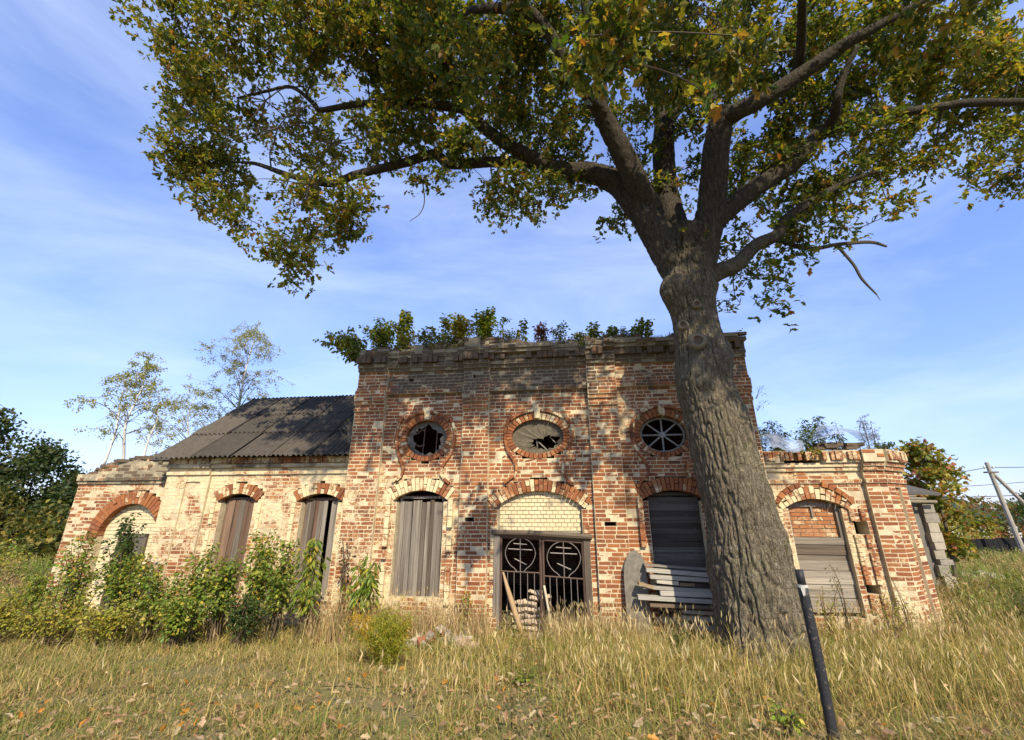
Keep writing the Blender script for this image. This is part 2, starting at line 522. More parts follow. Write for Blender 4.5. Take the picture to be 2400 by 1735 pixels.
# measured skeleton of the oak (x, y, z, radius), its boughs and the oval window mouldings
TRUNK=[(4.24, 8.2, -0.06, 0.89), (4.22, 8.2, 0.24, 0.76), (4.21, 8.2, 0.55, 0.72), (4.17, 8.2, 1.07, 0.74), (4.2, 8.2, 1.74, 0.72), (4.14, 8.2, 2.46, 0.69), (4.06, 8.2, 3.22, 0.67), (4.01, 8.2, 4.03, 0.68), (3.93, 8.2, 4.46, 0.63), (3.85, 8.2, 4.9, 0.6), (3.9, 8.2, 5.35, 0.58), (3.88, 8.2, 5.82, 0.54), (3.88, 8.2, 6.31, 0.52), (3.86, 8.2, 6.82, 0.54), (3.85, 8.2, 7.24, 0.56), (3.91, 8.2, 7.67, 0.6), (3.94, 8.2, 8.0, 0.66), (4.04, 8.2, 8.33, 0.7)]
LIMBS={'A': [(3.756, 8.3, 6.871, 0.205), (3.542, 8.18, 7.761, 0.341), (3.25, 8.22, 8.626, 0.323), (2.938, 8.29, 9.376, 0.313), (2.566, 8.34, 10.01, 0.28), (1.936, 8.39, 10.395, 0.241), (1.407, 8.43, 10.46, 0.211), (0.962, 8.48, 10.655, 0.182), (0.605, 8.53, 10.854, 0.151), (-0.554, 8.57, 10.907, 0.131), (-1.58, 8.62, 10.902, 0.13), (-2.024, 8.67, 11.245, 0.122), (-2.867, 8.72, 11.0, 0.11), (-4.012, 8.76, 10.679, 0.099), (-4.613, 8.81, 10.439, 0.088), (-5.47, 8.86, 10.663, 0.077), (-6.044, 8.91, 10.891, 0.068), (-6.802, 8.95, 11.227, 0.046), (-7.523, 9.0, 11.334, 0.022)], 'A2': [(1.273, 8.45, 10.493, 0.159), (0.82, 8.42, 10.704, 0.16), (-0.086, 8.38, 11.251, 0.151), (-0.789, 8.35, 11.868, 0.143), (-1.275, 8.31, 12.39, 0.133), (-1.739, 8.28, 12.443, 0.111), (-2.211, 8.24, 12.498, 0.1), (-3.098, 8.21, 12.491, 0.088), (-4.008, 8.17, 12.383, 0.077), (-4.85, 8.14, 12.157, 0.065), (-5.053, 8.1, 12.326, 0.054), (-5.68, 8.07, 12.851, 0.044), (-6.325, 8.03, 12.65, 0.033), (-6.951, 8.0, 12.392, 0.022)], 'A2b': [(-1.16, 8.3, 12.29, 0.1), (-1.365, 7.88, 12.605, 0.107), (-1.602, 7.46, 12.975, 0.094), (-1.764, 7.04, 13.176, 0.091), (-1.953, 6.62, 13.25, 0.078), (-2.122, 6.2, 13.452, 0.057)], 'B': [(3.267, 8.2, 9.035, 0.258), (2.864, 7.92, 9.676, 0.256), (2.543, 7.64, 10.194, 0.244), (2.188, 7.36, 10.695, 0.212), (1.936, 7.08, 10.912, 0.18), (1.62, 6.8, 10.992, 0.129), (1.273, 6.52, 11.262, 0.108), (0.809, 6.24, 11.951, 0.125), (0.265, 5.96, 12.272, 0.123), (-0.607, 5.68, 11.871, 0.076), (-1.112, 5.4, 11.18, 0.04)], 'B2': [(1.965, 7.1, 10.86, 0.132), (1.964, 6.88, 11.208, 0.131), (1.854, 6.66, 11.452, 0.119), (1.706, 6.44, 12.258, 0.112), (1.594, 6.22, 13.062, 0.094), (1.516, 6.0, 13.807, 0.075)], 'C': [(3.839, 8.4, 7.137, 0.227), (4.024, 8.7, 8.696, 0.267), (4.058, 9.0, 9.814, 0.284), (4.104, 9.2, 10.852, 0.286), (4.295, 9.4, 12.329, 0.29), (4.459, 9.5, 13.254, 0.275), (4.464, 9.6, 14.234, 0.206), (4.252, 9.6, 15.302, 0.172), (3.922, 9.5, 16.455, 0.121), (3.79, 9.5, 18.053, 0.084)], 'C2': [(4.45, 9.5, 13.172, 0.187), (4.931, 9.6, 13.941, 0.179), (5.227, 9.7, 14.657, 0.17), (5.828, 9.8, 15.477, 0.149), (6.795, 9.9, 17.248, 0.114), (7.721, 10.0, 19.096, 0.074)], 'D': [(4.013, 8.3, 6.975, 0.242), (4.214, 8.1, 7.927, 0.34), (4.404, 7.8, 8.814, 0.293), (4.517, 7.6, 9.643, 0.285), (4.602, 7.4, 10.352, 0.268), (4.706, 7.2, 10.751, 0.247), (4.897, 7.0, 10.728, 0.187), (5.496, 6.8, 10.943, 0.165), (6.08, 6.6, 11.257, 0.146), (6.683, 6.4, 11.586, 0.135), (7.011, 6.2, 11.724, 0.115), (7.551, 6.0, 11.924, 0.087), (8.22, 5.8, 12.212, 0.061), (8.817, 5.6, 12.513, 0.043)], 'D2': [(6.351, 6.9, 11.634, 0.105), (6.137, 6.33, 11.894, 0.091), (5.825, 5.77, 12.034, 0.078), (5.499, 5.2, 12.036, 0.056)], 'E': [(4.553, 8.0, 8.642, 0.249), (4.778, 7.94, 8.848, 0.221), (5.279, 7.88, 9.255, 0.203), (5.789, 7.82, 9.62, 0.195), (6.568, 7.75, 10.143, 0.186), (7.168, 7.69, 10.831, 0.16), (7.691, 7.63, 11.144, 0.141), (8.171, 7.57, 11.273, 0.12), (8.635, 7.51, 11.388, 0.11), (9.037, 7.45, 11.264, 0.099), (9.974, 7.38, 11.364, 0.089), (10.645, 7.32, 11.397, 0.088), (11.708, 7.26, 11.349, 0.078), (12.85, 7.2, 11.458, 0.059)], 'E2': [(7.364, 7.6, 10.953, 0.109), (7.375, 7.35, 11.08, 0.107), (7.277, 7.1, 11.216, 0.086), (7.402, 6.85, 11.724, 0.066), (7.61, 6.6, 12.164, 0.047)], 'F': [(4.249, 8.2, 7.288, 0.186), (4.537, 8.16, 7.455, 0.187), (4.936, 8.12, 7.613, 0.16), (5.417, 8.09, 8.076, 0.143), (5.909, 8.05, 8.327, 0.124), (6.199, 8.01, 8.742, 0.106), (7.001, 7.97, 9.285, 0.087), (7.804, 7.94, 9.731, 0.07), (8.535, 7.9, 9.991, 0.04)]}
DEAD={'dead': [(6.24, 8.6, 8.624, 0.061), (7.052, 8.7, 8.42, 0.051), (7.914, 8.8, 8.61, 0.047), (8.685, 8.8, 8.671, 0.041), (9.054, 8.8, 8.549, 0.026)], 'dead2': [(7.857, 8.8, 8.586, 0.036), (8.121, 8.8, 8.05, 0.032), (8.22, 8.8, 7.657, 0.03), (8.449, 8.8, 7.251, 0.018)], 'tw': [(-2.246, 8.6, 10.327, 0.017), (-2.154, 8.6, 9.739, 0.014), (-2.233, 8.6, 9.359, 0.012), (-2.474, 8.6, 9.122, 0.008)]}
BLOBS=[(-8.7, 7.24, 13.79, 0.4, 0.74, 1.0), (-7.99, 7.21, 13.89, 0.63, 0.79, 1.0), (-6.48, 6.67, 13.04, 0.58, 0.8, 1.0), (-6.14, 7.41, 14.27, 0.65, 0.81, 1.0), (-4.71, 6.8, 13.3, 0.6, 0.75, 1.0), (-3.81, 7.16, 13.68, 0.73, 0.94, 1.0), (-2.72, 7.28, 13.54, 0.73, 1.25, 1.0), (-7.96, 7.55, 13.11, 0.58, 0.61, 1.0), (-9.14, 8.81, 13.9, 0.54, 0.84, 1.0), (-8.48, 8.73, 13.71, 0.54, 0.49, 1.0), (-6.77, 7.5, 12.98, 0.53, 0.45, 1.0), (-6.27, 7.99, 13.73, 0.56, 0.48, 1.0), (-4.88, 7.31, 12.95, 0.52, 0.44, 1.0), (-3.87, 8.07, 13.51, 0.62, 0.72, 1.0), (-3.02, 8.45, 13.67, 0.7, 0.82, 1.0), (-1.76, 8.13, 14.14, 0.57, 1.52, 1.0), (-9.02, 9.26, 13.54, 0.62, 0.67, 1.0), (-9.68, 9.44, 13.39, 0.44, 0.5, 1.0), (-9.16, 8.6, 11.48, 0.44, 0.46, 1.0), (-8.52, 8.72, 11.61, 0.62, 0.74, 1.0), (-7.97, 8.94, 12.15, 0.64, 0.77, 1.0), (-6.93, 8.8, 12.32, 0.58, 0.61, 0.7), (-6.17, 8.89, 12.82, 0.29, 0.44, 1.0), (-5.62, 8.53, 13.53, 0.53, 0.49, 0.5), (-4.95, 8.85, 13.94, 0.48, 0.42, 0.4), (-9.16, 9.43, 11.5, 0.48, 0.45, 1.0), (-8.34, 9.49, 11.76, 0.72, 0.7, 1.0), (-7.77, 8.66, 10.03, 0.43, 0.46, 1.0), (-7.73, 9.46, 10.91, 0.58, 0.66, 1.0), (-7.62, 9.07, 9.8, 0.44, 0.29, 1.0), (-6.52, 8.71, 9.3, 0.52, 0.32, 1.0), (-6.0, 9.07, 10.39, 0.28, 0.31, 0.7), (-6.23, 8.56, 11.32, 0.38, 0.43, 0.4), (-5.6, 9.49, 12.97, 0.56, 0.74, 1.0), (-5.34, 9.3, 11.77, 0.59, 0.61, 1.0), (-5.08, 8.65, 10.35, 0.54, 0.54, 1.0), (-5.34, 9.27, 10.2, 0.28, 0.35, 1.0), (-3.85, 8.54, 9.97, 0.37, 0.66, 1.0), (-4.13, 8.54, 9.31, 0.62, 0.51, 1.0), (-3.81, 8.83, 9.11, 0.31, 0.32, 1.0), (-4.83, 9.48, 9.38, 0.5, 0.47, 1.0), (-5.76, 9.5, 9.17, 0.56, 0.47, 1.0), (-6.04, 8.58, 8.37, 0.4, 0.21, 0.8), (-5.4, 8.53, 8.04, 0.45, 0.35, 1.0), (-5.08, 8.91, 8.38, 0.31, 0.37, 1.0), (-5.19, 8.66, 7.73, 0.3, 0.29, 1.0), (-5.11, 9.37, 8.11, 0.16, 0.15, 1.0), (-4.29, 9.46, 13.21, 0.5, 0.66, 1.0), (-3.04, 8.29, 11.63, 0.65, 0.87, 1.0), (-3.46, 9.02, 11.48, 0.52, 0.44, 1.0), (-2.45, 8.57, 12.2, 0.56, 0.91, 1.0), (-1.93, 8.61, 11.49, 0.44, 0.73, 1.0), (-2.08, 8.46, 10.39, 0.42, 0.29, 1.0), (-1.72, 7.59, 14.02, 0.66, 1.31, 1.0), (-0.98, 7.69, 12.67, 0.64, 0.9, 1.0), (-0.09, 7.98, 13.05, 0.55, 0.93, 1.0), (-0.08, 7.79, 11.76, 0.62, 0.56, 1.0), (0.73, 8.25, 12.96, 0.22, 0.62, 1.0), (1.36, 8.6, 12.42, 0.57, 0.61, 1.0), (-0.95, 7.88, 11.0, 0.61, 0.54, 1.0), (0.38, 8.41, 11.57, 0.65, 0.58, 1.0), (1.5, 8.26, 11.12, 0.64, 0.56, 1.0), (1.09, 8.76, 10.75, 0.66, 0.56, 1.0), (-0.08, 7.88, 9.64, 0.59, 0.43, 1.0), (-0.56, 9.05, 10.02, 0.33, 0.38, 1.0), (0.05, 8.39, 9.51, 0.31, 0.38, 1.0), (0.78, 8.22, 9.68, 0.46, 0.38, 1.0), (0.99, 8.21, 9.31, 0.2, 0.25, 1.0), (1.88, 8.57, 10.28, 0.32, 0.34, 1.0), (-0.73, 7.01, 13.44, 0.61, 0.76, 1.0), (0.13, 6.83, 12.55, 0.68, 0.86, 1.0), (1.1, 7.89, 13.79, 0.67, 0.97, 1.0), (0.93, 3.5, 7.76, 0.4, 0.53, 1.0), (1.32, 3.4, 7.6, 0.39, 0.51, 1.0), (1.25, 3.6, 7.53, 0.36, 0.29, 1.0), (3.51, 6.81, 13.12, 0.79, 0.89, 1.0), (3.88, 7.38, 12.75, 0.72, 0.74, 1.0), (4.58, 7.22, 13.45, 0.73, 1.08, 1.0), (5.08, 7.21, 12.5, 0.61, 0.87, 1.0), (3.15, 4.0, 8.52, 0.4, 0.6, 1.0), (2.47, 3.8, 7.11, 0.18, 0.14, 1.0), (3.22, 9.0, 12.95, 0.48, 0.56, 1.0), (3.75, 9.0, 13.22, 0.36, 0.49, 1.0), (3.49, 9.0, 11.58, 0.32, 0.33, 1.0), (2.97, 9.0, 11.28, 0.45, 0.51, 1.0), (3.85, 9.0, 11.71, 0.23, 0.3, 0.6), (3.61, 9.0, 10.43, 0.5, 0.49, 0.7), (2.73, 9.0, 9.58, 0.43, 0.29, 1.0), (2.39, 8.95, 9.32, 0.16, 0.15, 1.0), (4.92, 9.0, 12.42, 0.47, 0.39, 1.0), (4.71, 9.0, 11.15, 0.4, 0.32, 1.0), (4.49, 9.0, 9.92, 0.22, 0.16, 1.0), (3.47, 8.05, 8.05, 0.38, 0.13, 0.6), (4.36, 8.89, 8.85, 0.21, 0.19, 0.6), (5.03, 9.0, 13.22, 0.36, 0.32, 1.0), (5.97, 7.47, 14.4, 0.88, 0.82, 1.0), (7.11, 7.62, 14.26, 0.77, 0.99, 1.0), (7.15, 6.59, 12.99, 0.77, 0.72, 1.0), (9.19, 7.52, 14.32, 0.77, 0.82, 1.0), (9.64, 7.19, 13.21, 0.62, 0.91, 1.0), (10.66, 7.12, 13.48, 0.62, 0.92, 1.0), (12.24, 8.25, 14.02, 0.81, 1.0, 1.0), (11.43, 7.06, 12.34, 0.59, 0.85, 1.0), (10.2, 8.2, 13.94, 0.69, 0.82, 1.0), (10.36, 7.78, 12.98, 0.65, 0.69, 1.0), (9.17, 8.33, 13.96, 0.58, 0.83, 1.0), (7.95, 8.41, 13.29, 0.69, 0.64, 1.0), (7.11, 8.66, 12.55, 0.69, 0.7, 1.0), (7.99, 8.01, 12.34, 0.54, 0.59, 1.0), (8.91, 7.83, 12.33, 0.64, 0.59, 1.0), (10.81, 8.3, 12.92, 0.67, 0.62, 1.0), (12.55, 8.49, 13.4, 0.7, 0.64, 1.0), (13.78, 8.65, 13.52, 0.47, 0.65, 1.0), (6.64, 9.0, 12.04, 0.58, 0.61, 1.0), (7.74, 8.97, 12.01, 0.7, 0.69, 1.0), (7.74, 7.82, 10.77, 0.6, 0.53, 1.0), (9.0, 8.02, 11.2, 0.63, 0.62, 1.0), (10.82, 8.66, 11.9, 0.68, 0.67, 1.0), (11.6, 8.34, 11.88, 0.66, 0.59, 1.0), (13.0, 8.6, 12.04, 0.51, 0.75, 1.0), (10.14, 8.13, 10.47, 0.36, 0.26, 1.0), (11.66, 8.42, 10.76, 0.43, 0.48, 1.0), (11.05, 8.26, 9.96, 0.2, 0.23, 1.0), (12.57, 8.49, 10.5, 0.21, 0.54, 1.0), (7.21, 8.02, 10.04, 0.7, 0.58, 1.0), (9.25, 9.0, 11.19, 0.68, 0.66, 1.0), (10.1, 8.87, 10.71, 0.44, 0.56, 1.0), (7.56, 8.92, 10.04, 0.65, 0.54, 1.0), (7.89, 8.15, 9.44, 0.6, 0.43, 1.0), (9.03, 8.41, 9.61, 0.41, 0.32, 1.0), (5.88, 7.8, 10.14, 0.45, 0.45, 1.0), (5.51, 7.96, 10.31, 0.3, 0.52, 1.0), (6.89, 9.07, 10.23, 0.39, 0.48, 1.0), (5.75, 8.45, 9.39, 0.36, 0.38, 0.4), (6.67, 8.26, 8.88, 0.45, 0.36, 1.0), (7.58, 8.27, 9.01, 0.3, 0.3, 1.0), (8.04, 7.96, 8.59, 0.17, 0.12, 1.0), (7.57, 8.29, 8.51, 0.18, 0.18, 1.0), (5.38, 8.29, 8.62, 0.39, 0.35, 0.5), (6.24, 8.29, 8.56, 0.39, 0.29, 1.0), (6.6, 8.36, 8.27, 0.29, 0.26, 1.0), (7.0, 8.71, 8.17, 0.18, 0.12, 1.0), (5.03, 8.4, 8.19, 0.34, 0.35, 0.6), (6.21, 8.7, 8.16, 0.35, 0.21, 1.0), (5.45, 8.35, 7.5, 0.38, 0.28, 1.0), (6.08, 8.29, 7.35, 0.24, 0.13, 1.0), (4.77, 8.14, 6.86, 0.16, 0.23, 1.0), (5.88, 8.86, 7.3, 0.14, 0.11, 1.0), (6.13, 8.83, 6.97, 0.2, 0.2, 1.0), (-5.17, 6.93, 14.12, 0.62, 0.63, 1.0), (-3.74, 6.25, 13.04, 0.65, 0.57, 1.0), (-1.85, 6.24, 12.81, 0.56, 0.7, 1.0), (-3.22, 7.24, 14.48, 0.65, 0.82, 1.0), (-5.62, 6.28, 13.03, 0.47, 0.43, 1.0), (2.52, 7.38, 14.71, 0.88, 0.83, 1.0), (1.22, 6.39, 12.79, 0.66, 0.71, 1.0), (0.48, 6.52, 13.0, 0.58, 0.72, 1.0), (4.43, 7.11, 14.27, 0.84, 0.8, 1.0), (8.08, 8.19, 14.19, 0.69, 0.83, 1.0), (7.2, 8.25, 13.63, 0.57, 0.81, 1.0), (6.66, 8.4, 13.36, 0.46, 0.64, 1.0), (2.08, 8.6, 12.98, 0.46, 0.63, 1.0), (1.15, 8.38, 13.33, 0.57, 0.64, 1.0), (-2.38, 7.03, 12.52, 0.5, 0.72, 1.0), (-1.56, 8.14, 13.02, 0.45, 0.62, 1.0), (-4.19, 7.36, 13.29, 0.63, 0.61, 1.0), (9.0, 6.62, 13.31, 0.59, 0.59, 1.0), (13.74, 8.06, 13.68, 0.68, 1.31, 1.0), (13.67, 8.28, 12.29, 0.66, 1.22, 1.0), (12.96, 8.26, 10.6, 0.52, 0.81, 1.0)]
MOULD=[[(-2.766, 4.749), (-2.872, 4.557), (-2.893, 4.291), (-2.855, 3.971), (-2.752, 3.713), (-2.661, 3.515), (-2.673, 3.321), (-2.793, 3.185), (-2.731, 3.306), (-2.894, 3.162)], [(-1.553, 4.716), (-1.439, 4.492), (-1.408, 4.259), (-1.431, 4.003), (-1.495, 3.806), (-1.602, 3.64), (-1.708, 3.448), (-1.689, 3.257), (-1.638, 3.227), (-1.49, 3.112)], [(0.003, 4.719), (-0.126, 4.49), (-0.168, 4.261), (-0.138, 4.007), (-0.053, 3.783), (0.087, 3.589), (0.114, 3.399), (0.059, 3.239), (0.031, 3.264), (-0.189, 3.107)], [(1.243, 4.714), (1.416, 4.509), (1.46, 4.254), (1.393, 3.978), (1.302, 3.761), (1.213, 3.573), (1.19, 3.334), (1.191, 3.358), (1.239, 3.226), (1.406, 3.068)], [(2.999, 4.694), (2.876, 4.528), (2.817, 4.307), (2.821, 4.059), (2.897, 3.869), (3.008, 3.654), (3.106, 3.468), (3.111, 3.261), (2.95, 3.15), (2.85, 3.0)]]

# ------------------------------------------------------------------ ground
def zg(x, y):
    x = A(x); y = A(y)
    t = np.clip((y - 2.8) / 6.6, 0, 1)
    z = .84 * (1 - t) ** 1.0
    z = z + .22 * np.clip((x - 7.5) / 4, 0, 1) * np.clip((30 - y) / 10, 0, 1)
    z = z + .035 * np.sin(x * 1.3 + y * .7) * np.sin(y * 1.1 - x * .4) * (np.clip(y, 0, 10) < 10)
    return z

g = MB()
def warp(n, lo, hi, p):
    t = np.linspace(-1, 1, n)
    s = np.sign(t) * np.abs(t) ** p
    return (lo + hi) / 2 + s * (hi - lo) / 2
gx = warp(161, -900, 900, 4.2); gy = 6 + warp(161, -900, 900, 4.2)
GX, GY = np.meshgrid(gx, gy)
GZ = zg(GX, GY) + .012 * RG.normal(size=GX.shape) * (np.abs(GX) < 15)
idx = np.arange(GX.size).reshape(GX.shape)
g.add(np.stack([GX, GY, GZ], -1).reshape(-1, 3), [np.stack([idx[:-1, :-1], idx[:-1, 1:], idx[1:, 1:], idx[1:, :-1]], -1).reshape(-1, 4)])
m, nt, b, out = new_mat('meadow_soil')
pos = geo_pos(nt)
c = mixc(nt, noise(nt, pos, 1.2, 6, .6), (.22, .175, .075), (.14, .145, .05))
c = mixc(nt, mrange(nt, noise(nt, pos, 14, 6, .7), .4, .7, 0, .7), c, (.25, .19, .10))
nt.links.new(c, b.inputs['Base Color']); b.inputs['Roughness'].default_value = 1.0
bump(nt, b, noise(nt, pos, 25, 6, .7), 1.0, .03)
ground = g.build('ground', m, smooth=True)
ground['kind'] = 'structure'

# ------------------------------------------------------------------ the church
YAW = math.radians(-6.9)
church = thing('ruined_church', 'abandoned red brick church with whitewash remnants, arched boarded windows and plants on its wall tops', 'church', (0, 10.3, 0), YAW)
H = .088
BRICKS = []      # (wall object index, quad (4,2), d, thick, r, g, b, frame)

def sub_intervals(a, b, cuts):
    seg = [(a, b)]
    for c0, c1 in cuts:
        nxt = []
        for s0, s1 in seg:
            if c1 <= s0 or c0 >= s1: nxt.append((s0, s1)); continue
            if c0 > s0: nxt.append((s0, c0))
            if c1 < s1: nxt.append((c1, s1))
        seg = nxt
    return [(p, q) for p, q in seg if q - p > .012]

def arch_geo(a, b, zs, apex):
    w = (b - a) / 2; r = apex - zs
    R = (w * w + r * r) / (2 * r)
    return (a + b) / 2, apex - R, R, math.asin(min(1, w / R))

def arch_hole(a, b, zb, zs, apex, t=0.0, extra=0.0):
    c, zc, R, an = arch_geo(a, b, zs, apex)
    def f(z):
        if z < zb: return []
        h = 0
        if z < zs: h = (b - a) / 2
        elif z < apex: h = math.sqrt(max(0, R * R - (z - zc) ** 2))
        if t and z > zc:
            q = (R + t) ** 2 - (z - zc) ** 2
            if q > 0 and z > zc + R * math.cos(an + extra) * .98:
                h = max(h, min(math.sqrt(q), (z - zc) * math.tan(min(1.5, an + extra))))
        return [(c - h, c + h)] if h > 0 else []
    return f

def ell_hole(c, zc, a, b):
    def f(z):
        q = 1 - ((z - zc) / b) ** 2
        if q <= 0: return []
        h = a * math.sqrt(q)
        return [(c - h, c + h)]
    return f

def rect_hole(a, b, z0, z1):
    return lambda z: [(a, b)] if z0 < z < z1 else []

def add_brick(w, quad, d, thick=.10, g=.5, st=.2, r=None, frame=None):
    BRICKS.append((w, A(quad), d, thick, random.betavariate(3.4, 3.0) if r is None else r, g, st, frame))

def voussoirs(w, a, b, zs, apex, t, n, d, extra=0.0, g=.4, st=.2, thick=.3, frame=None, jit=.012, skip=0.0, split=False, r=None):
    c, zc, R, an = arch_geo(a, b, zs, apex)
    an += extra
    for i in range(n):
        if random.random() < skip: continue
        a0 = -an + 2 * an * i / n; a1 = -an + 2 * an * (i + 1) / n
        gap = .006 / R
        a0 += gap; a1 -= gap
        parts = [(R, R + t)]
        if split and i % 2: parts = [(R, R + t * .48), (R + t * .52, R + t)]
        for r0, r1 in parts:
            r1 += random.uniform(-jit, jit)
            q = [(c + r0 * math.sin(a0), zc + r0 * math.cos(a0)), (c + r0 * math.sin(a1), zc + r0 * math.cos(a1)),
                 (c + r1 * math.sin(a1), zc + r1 * math.cos(a1)), (c + r1 * math.sin(a0), zc + r1 * math.cos(a0))]
            add_brick(w, q, d + random.uniform(-.006, .006), thick, g + random.uniform(-.2, .2), st, r if r is None else random.uniform(*r), frame)

def ring_ellipse(w, c, zc, a, b, t, n, d, g=.35, st=.25):
    for i in range(n):
        t0 = 2 * PI * i / n + .012; t1 = 2 * PI * (i + 1) / n - .012
        tt = t * (1.0 if math.sin((t0 + t1) / 2) > -.75 else .8)
        q = [(c + a * math.cos(t0), zc + b * math.sin(t0)), (c + a * math.cos(t1), zc + b * math.sin(t1)),
             (c + (a + tt) * math.cos(t1), zc + (b + tt) * math.sin(t1)), (c + (a + tt) * math.cos(t0), zc + (b + tt) * math.sin(t0))]
        q = [q[0], q[3], q[2], q[1]]
        add_brick(w, q, d + random.uniform(-.005, .005), .3, g + random.uniform(-.15, .15), st)

def chain(w, pts, wid, d, seg=.15, g=.4, st=.25):
    """moulding of small bricks laid along a curve (s,z)"""
    P = resample([(p[0], 0, p[1], 1) for p in pts], 8)[:, [0, 2]]
    L_ = np.concatenate([[0], np.cumsum(np.linalg.norm(np.diff(P, axis=0), axis=1))])
    n = max(2, int(L_[-1] / seg))
    def pt(l):
        return A([np.interp(l, L_, P[:, 0]), np.interp(l, L_, P[:, 1])])
    for i in range(n):
        l0 = L_[-1] * i / n + .004; l1 = L_[-1] * (i + 1) / n - .004
        p, q = pt(l0), pt(l1)
        t0 = pt(min(L_[-1], l0 + .02)) - pt(max(0, l0 - .02)); t1 = pt(min(L_[-1], l1 + .02)) - pt(max(0, l1 - .02))
        n0 = A([-t0[1], t0[0]]) / (np.linalg.norm(t0) + 1e-9) * wid / 2; n1 = A([-t1[1], t1[0]]) / (np.linalg.norm(t1) + 1e-9) * wid / 2
        add_brick(w, [p - n0, q - n1, q + n1, p + n0], d + random.uniform(-.006, .004), .1, g + random.uniform(-.2, .2), st)

def lay_wall(w, mb, s0, s1, z0, ztop, depth, breaks, holes, gfun, sfun, frame=None, rough=1.0, header=.38, zstep=H, lean=None):
    """brick courses over a mortar bed; ztop(s) is the broken top"""
    nc = int(math.ceil((8.0 - z0) / zstep))
    for i in range(nc):
        za = z0 + i * zstep; zm = za + zstep / 2
        segs = []
        bk_ = breaks(zm) if callable(breaks) else breaks
        bs = [s0] + [x for x in bk_ if s0 < x < s1] + [s1]
        for p, q in zip(bs[:-1], bs[1:]):
            segs.append((p, q, depth((p + q) / 2, zm)))
        for p, q, d in segs:
            cuts = []
            for hf in holes: cuts += hf(zm)
            for a, b_ in sub_intervals(p, q, cuts):
                x = a; first = True
                top_i = [k for k in np.linspace(a, b_, max(2, int((b_ - a) / .2)))]
                # mortar bed, in pieces so that the broken top can step
                px0 = None
                ts = np.linspace(a, b_, max(2, int((b_ - a) / .25) + 1))
                for t0, t1 in zip(ts[:-1], ts[1:]):
                    if za + zstep * .5 < ztop((t0 + t1) / 2) - .05:
                        if px0 is None: px0 = t0
                        px1 = t1
                    else:
                        if px0 is not None: mbox(mb, px0, px1, za, za + zstep, d, gfun, sfun, frame)
                        px0 = None
                if px0 is not None: mbox(mb, px0, px1, za, za + zstep, d, gfun, sfun, frame)
                x = a + (random.uniform(-.13, 0) if b_ - a > .5 else 0)
                while x < b_ - .015:
                    Lb = (.135 if random.random() < header else .272) * random.uniform(.94, 1.05)
                    e = min(x + Lb, b_)
                    if b_ - e < .06: e = b_
                    xs = max(x, a)
                    xm = (xs + e) / 2
                    tp = ztop(xm)
                    if zm < tp and e - xs > .02:
                        near = tp - zm
                        dd = d + random.gauss(0, .0025 * rough)
                        k = random.random()
                        if k < .035 * rough: dd -= random.uniform(.01, .03)
                        if near < .28:
                            if random.random() < .16: x = e; continue
                            dd += random.uniform(-.05, .03)
                        j = .0035 * rough
                        q4 = [(xs + .0075 + random.uniform(-j, j), za + .0095 + random.uniform(-j, j)), (e - .0075 + random.uniform(-j, j), za + .0095 + random.uniform(-j, j)),
                              (e - .0075 + random.uniform(-j, j), za + zstep - .0095 + random.uniform(-j, j)), (xs + .0075 + random.uniform(-j, j), za + zstep - .0095 + random.uniform(-j, j))]
                        add_brick(w, q4, dd, .10, gfun(xm, zm) + random.uniform(-.02, .02), sfun(xm, zm), None, frame)
                    x = e

def fr(frame, s, d, z):
    if frame is None: return (s, -d, z)
    os_, od_, an = frame      # origin on plan, direction turned back by an
    return (os_ + s * math.cos(an) + d * math.sin(an), -(od_ - s * math.sin(an) + d * math.cos(an)), z)

def mbox(mb, a, b, z0, z1, d, gf, sf, frame):
    xm, zm = (a + b) / 2, (z0 + z1) / 2
    d1 = d - .0035; d0 = d - .40
    V = [fr(frame, s, dd, z) for z in (z0, z1) for (s, dd) in ((a, d1), (b, d1), (b, d0), (a, d0))]
    mb.add(V, [[0, 1, 5, 4], [1, 2, 6, 5], [3, 0, 4, 7], [4, 5, 6, 7], [3, 2, 1, 0]], (.5, gf(xm, zm), sf(xm, zm), 1))

def soldier_row(w, s0, s1, z0, z1, d, wid, g, st, skip=.1, frame=None, thick=.14):
    n = int((s1 - s0) / wid)
    for i in range(n):
        if random.random() < skip: continue
        a = s0 + (s1 - s0) * i / n; b_ = s0 + (s1 - s0) * (i + 1) / n
        j = lambda: random.uniform(-.006, .006)
        add_brick(w, [(a + .006 + j(), z0 + j()), (b_ - .006 + j(), z0 + j()), (b_ - .006 + j(), z1 + j() * 2), (a + .006 + j(), z1 + j() * 2)], d + random.uniform(-.02, .01), thick, g, st, None, frame)

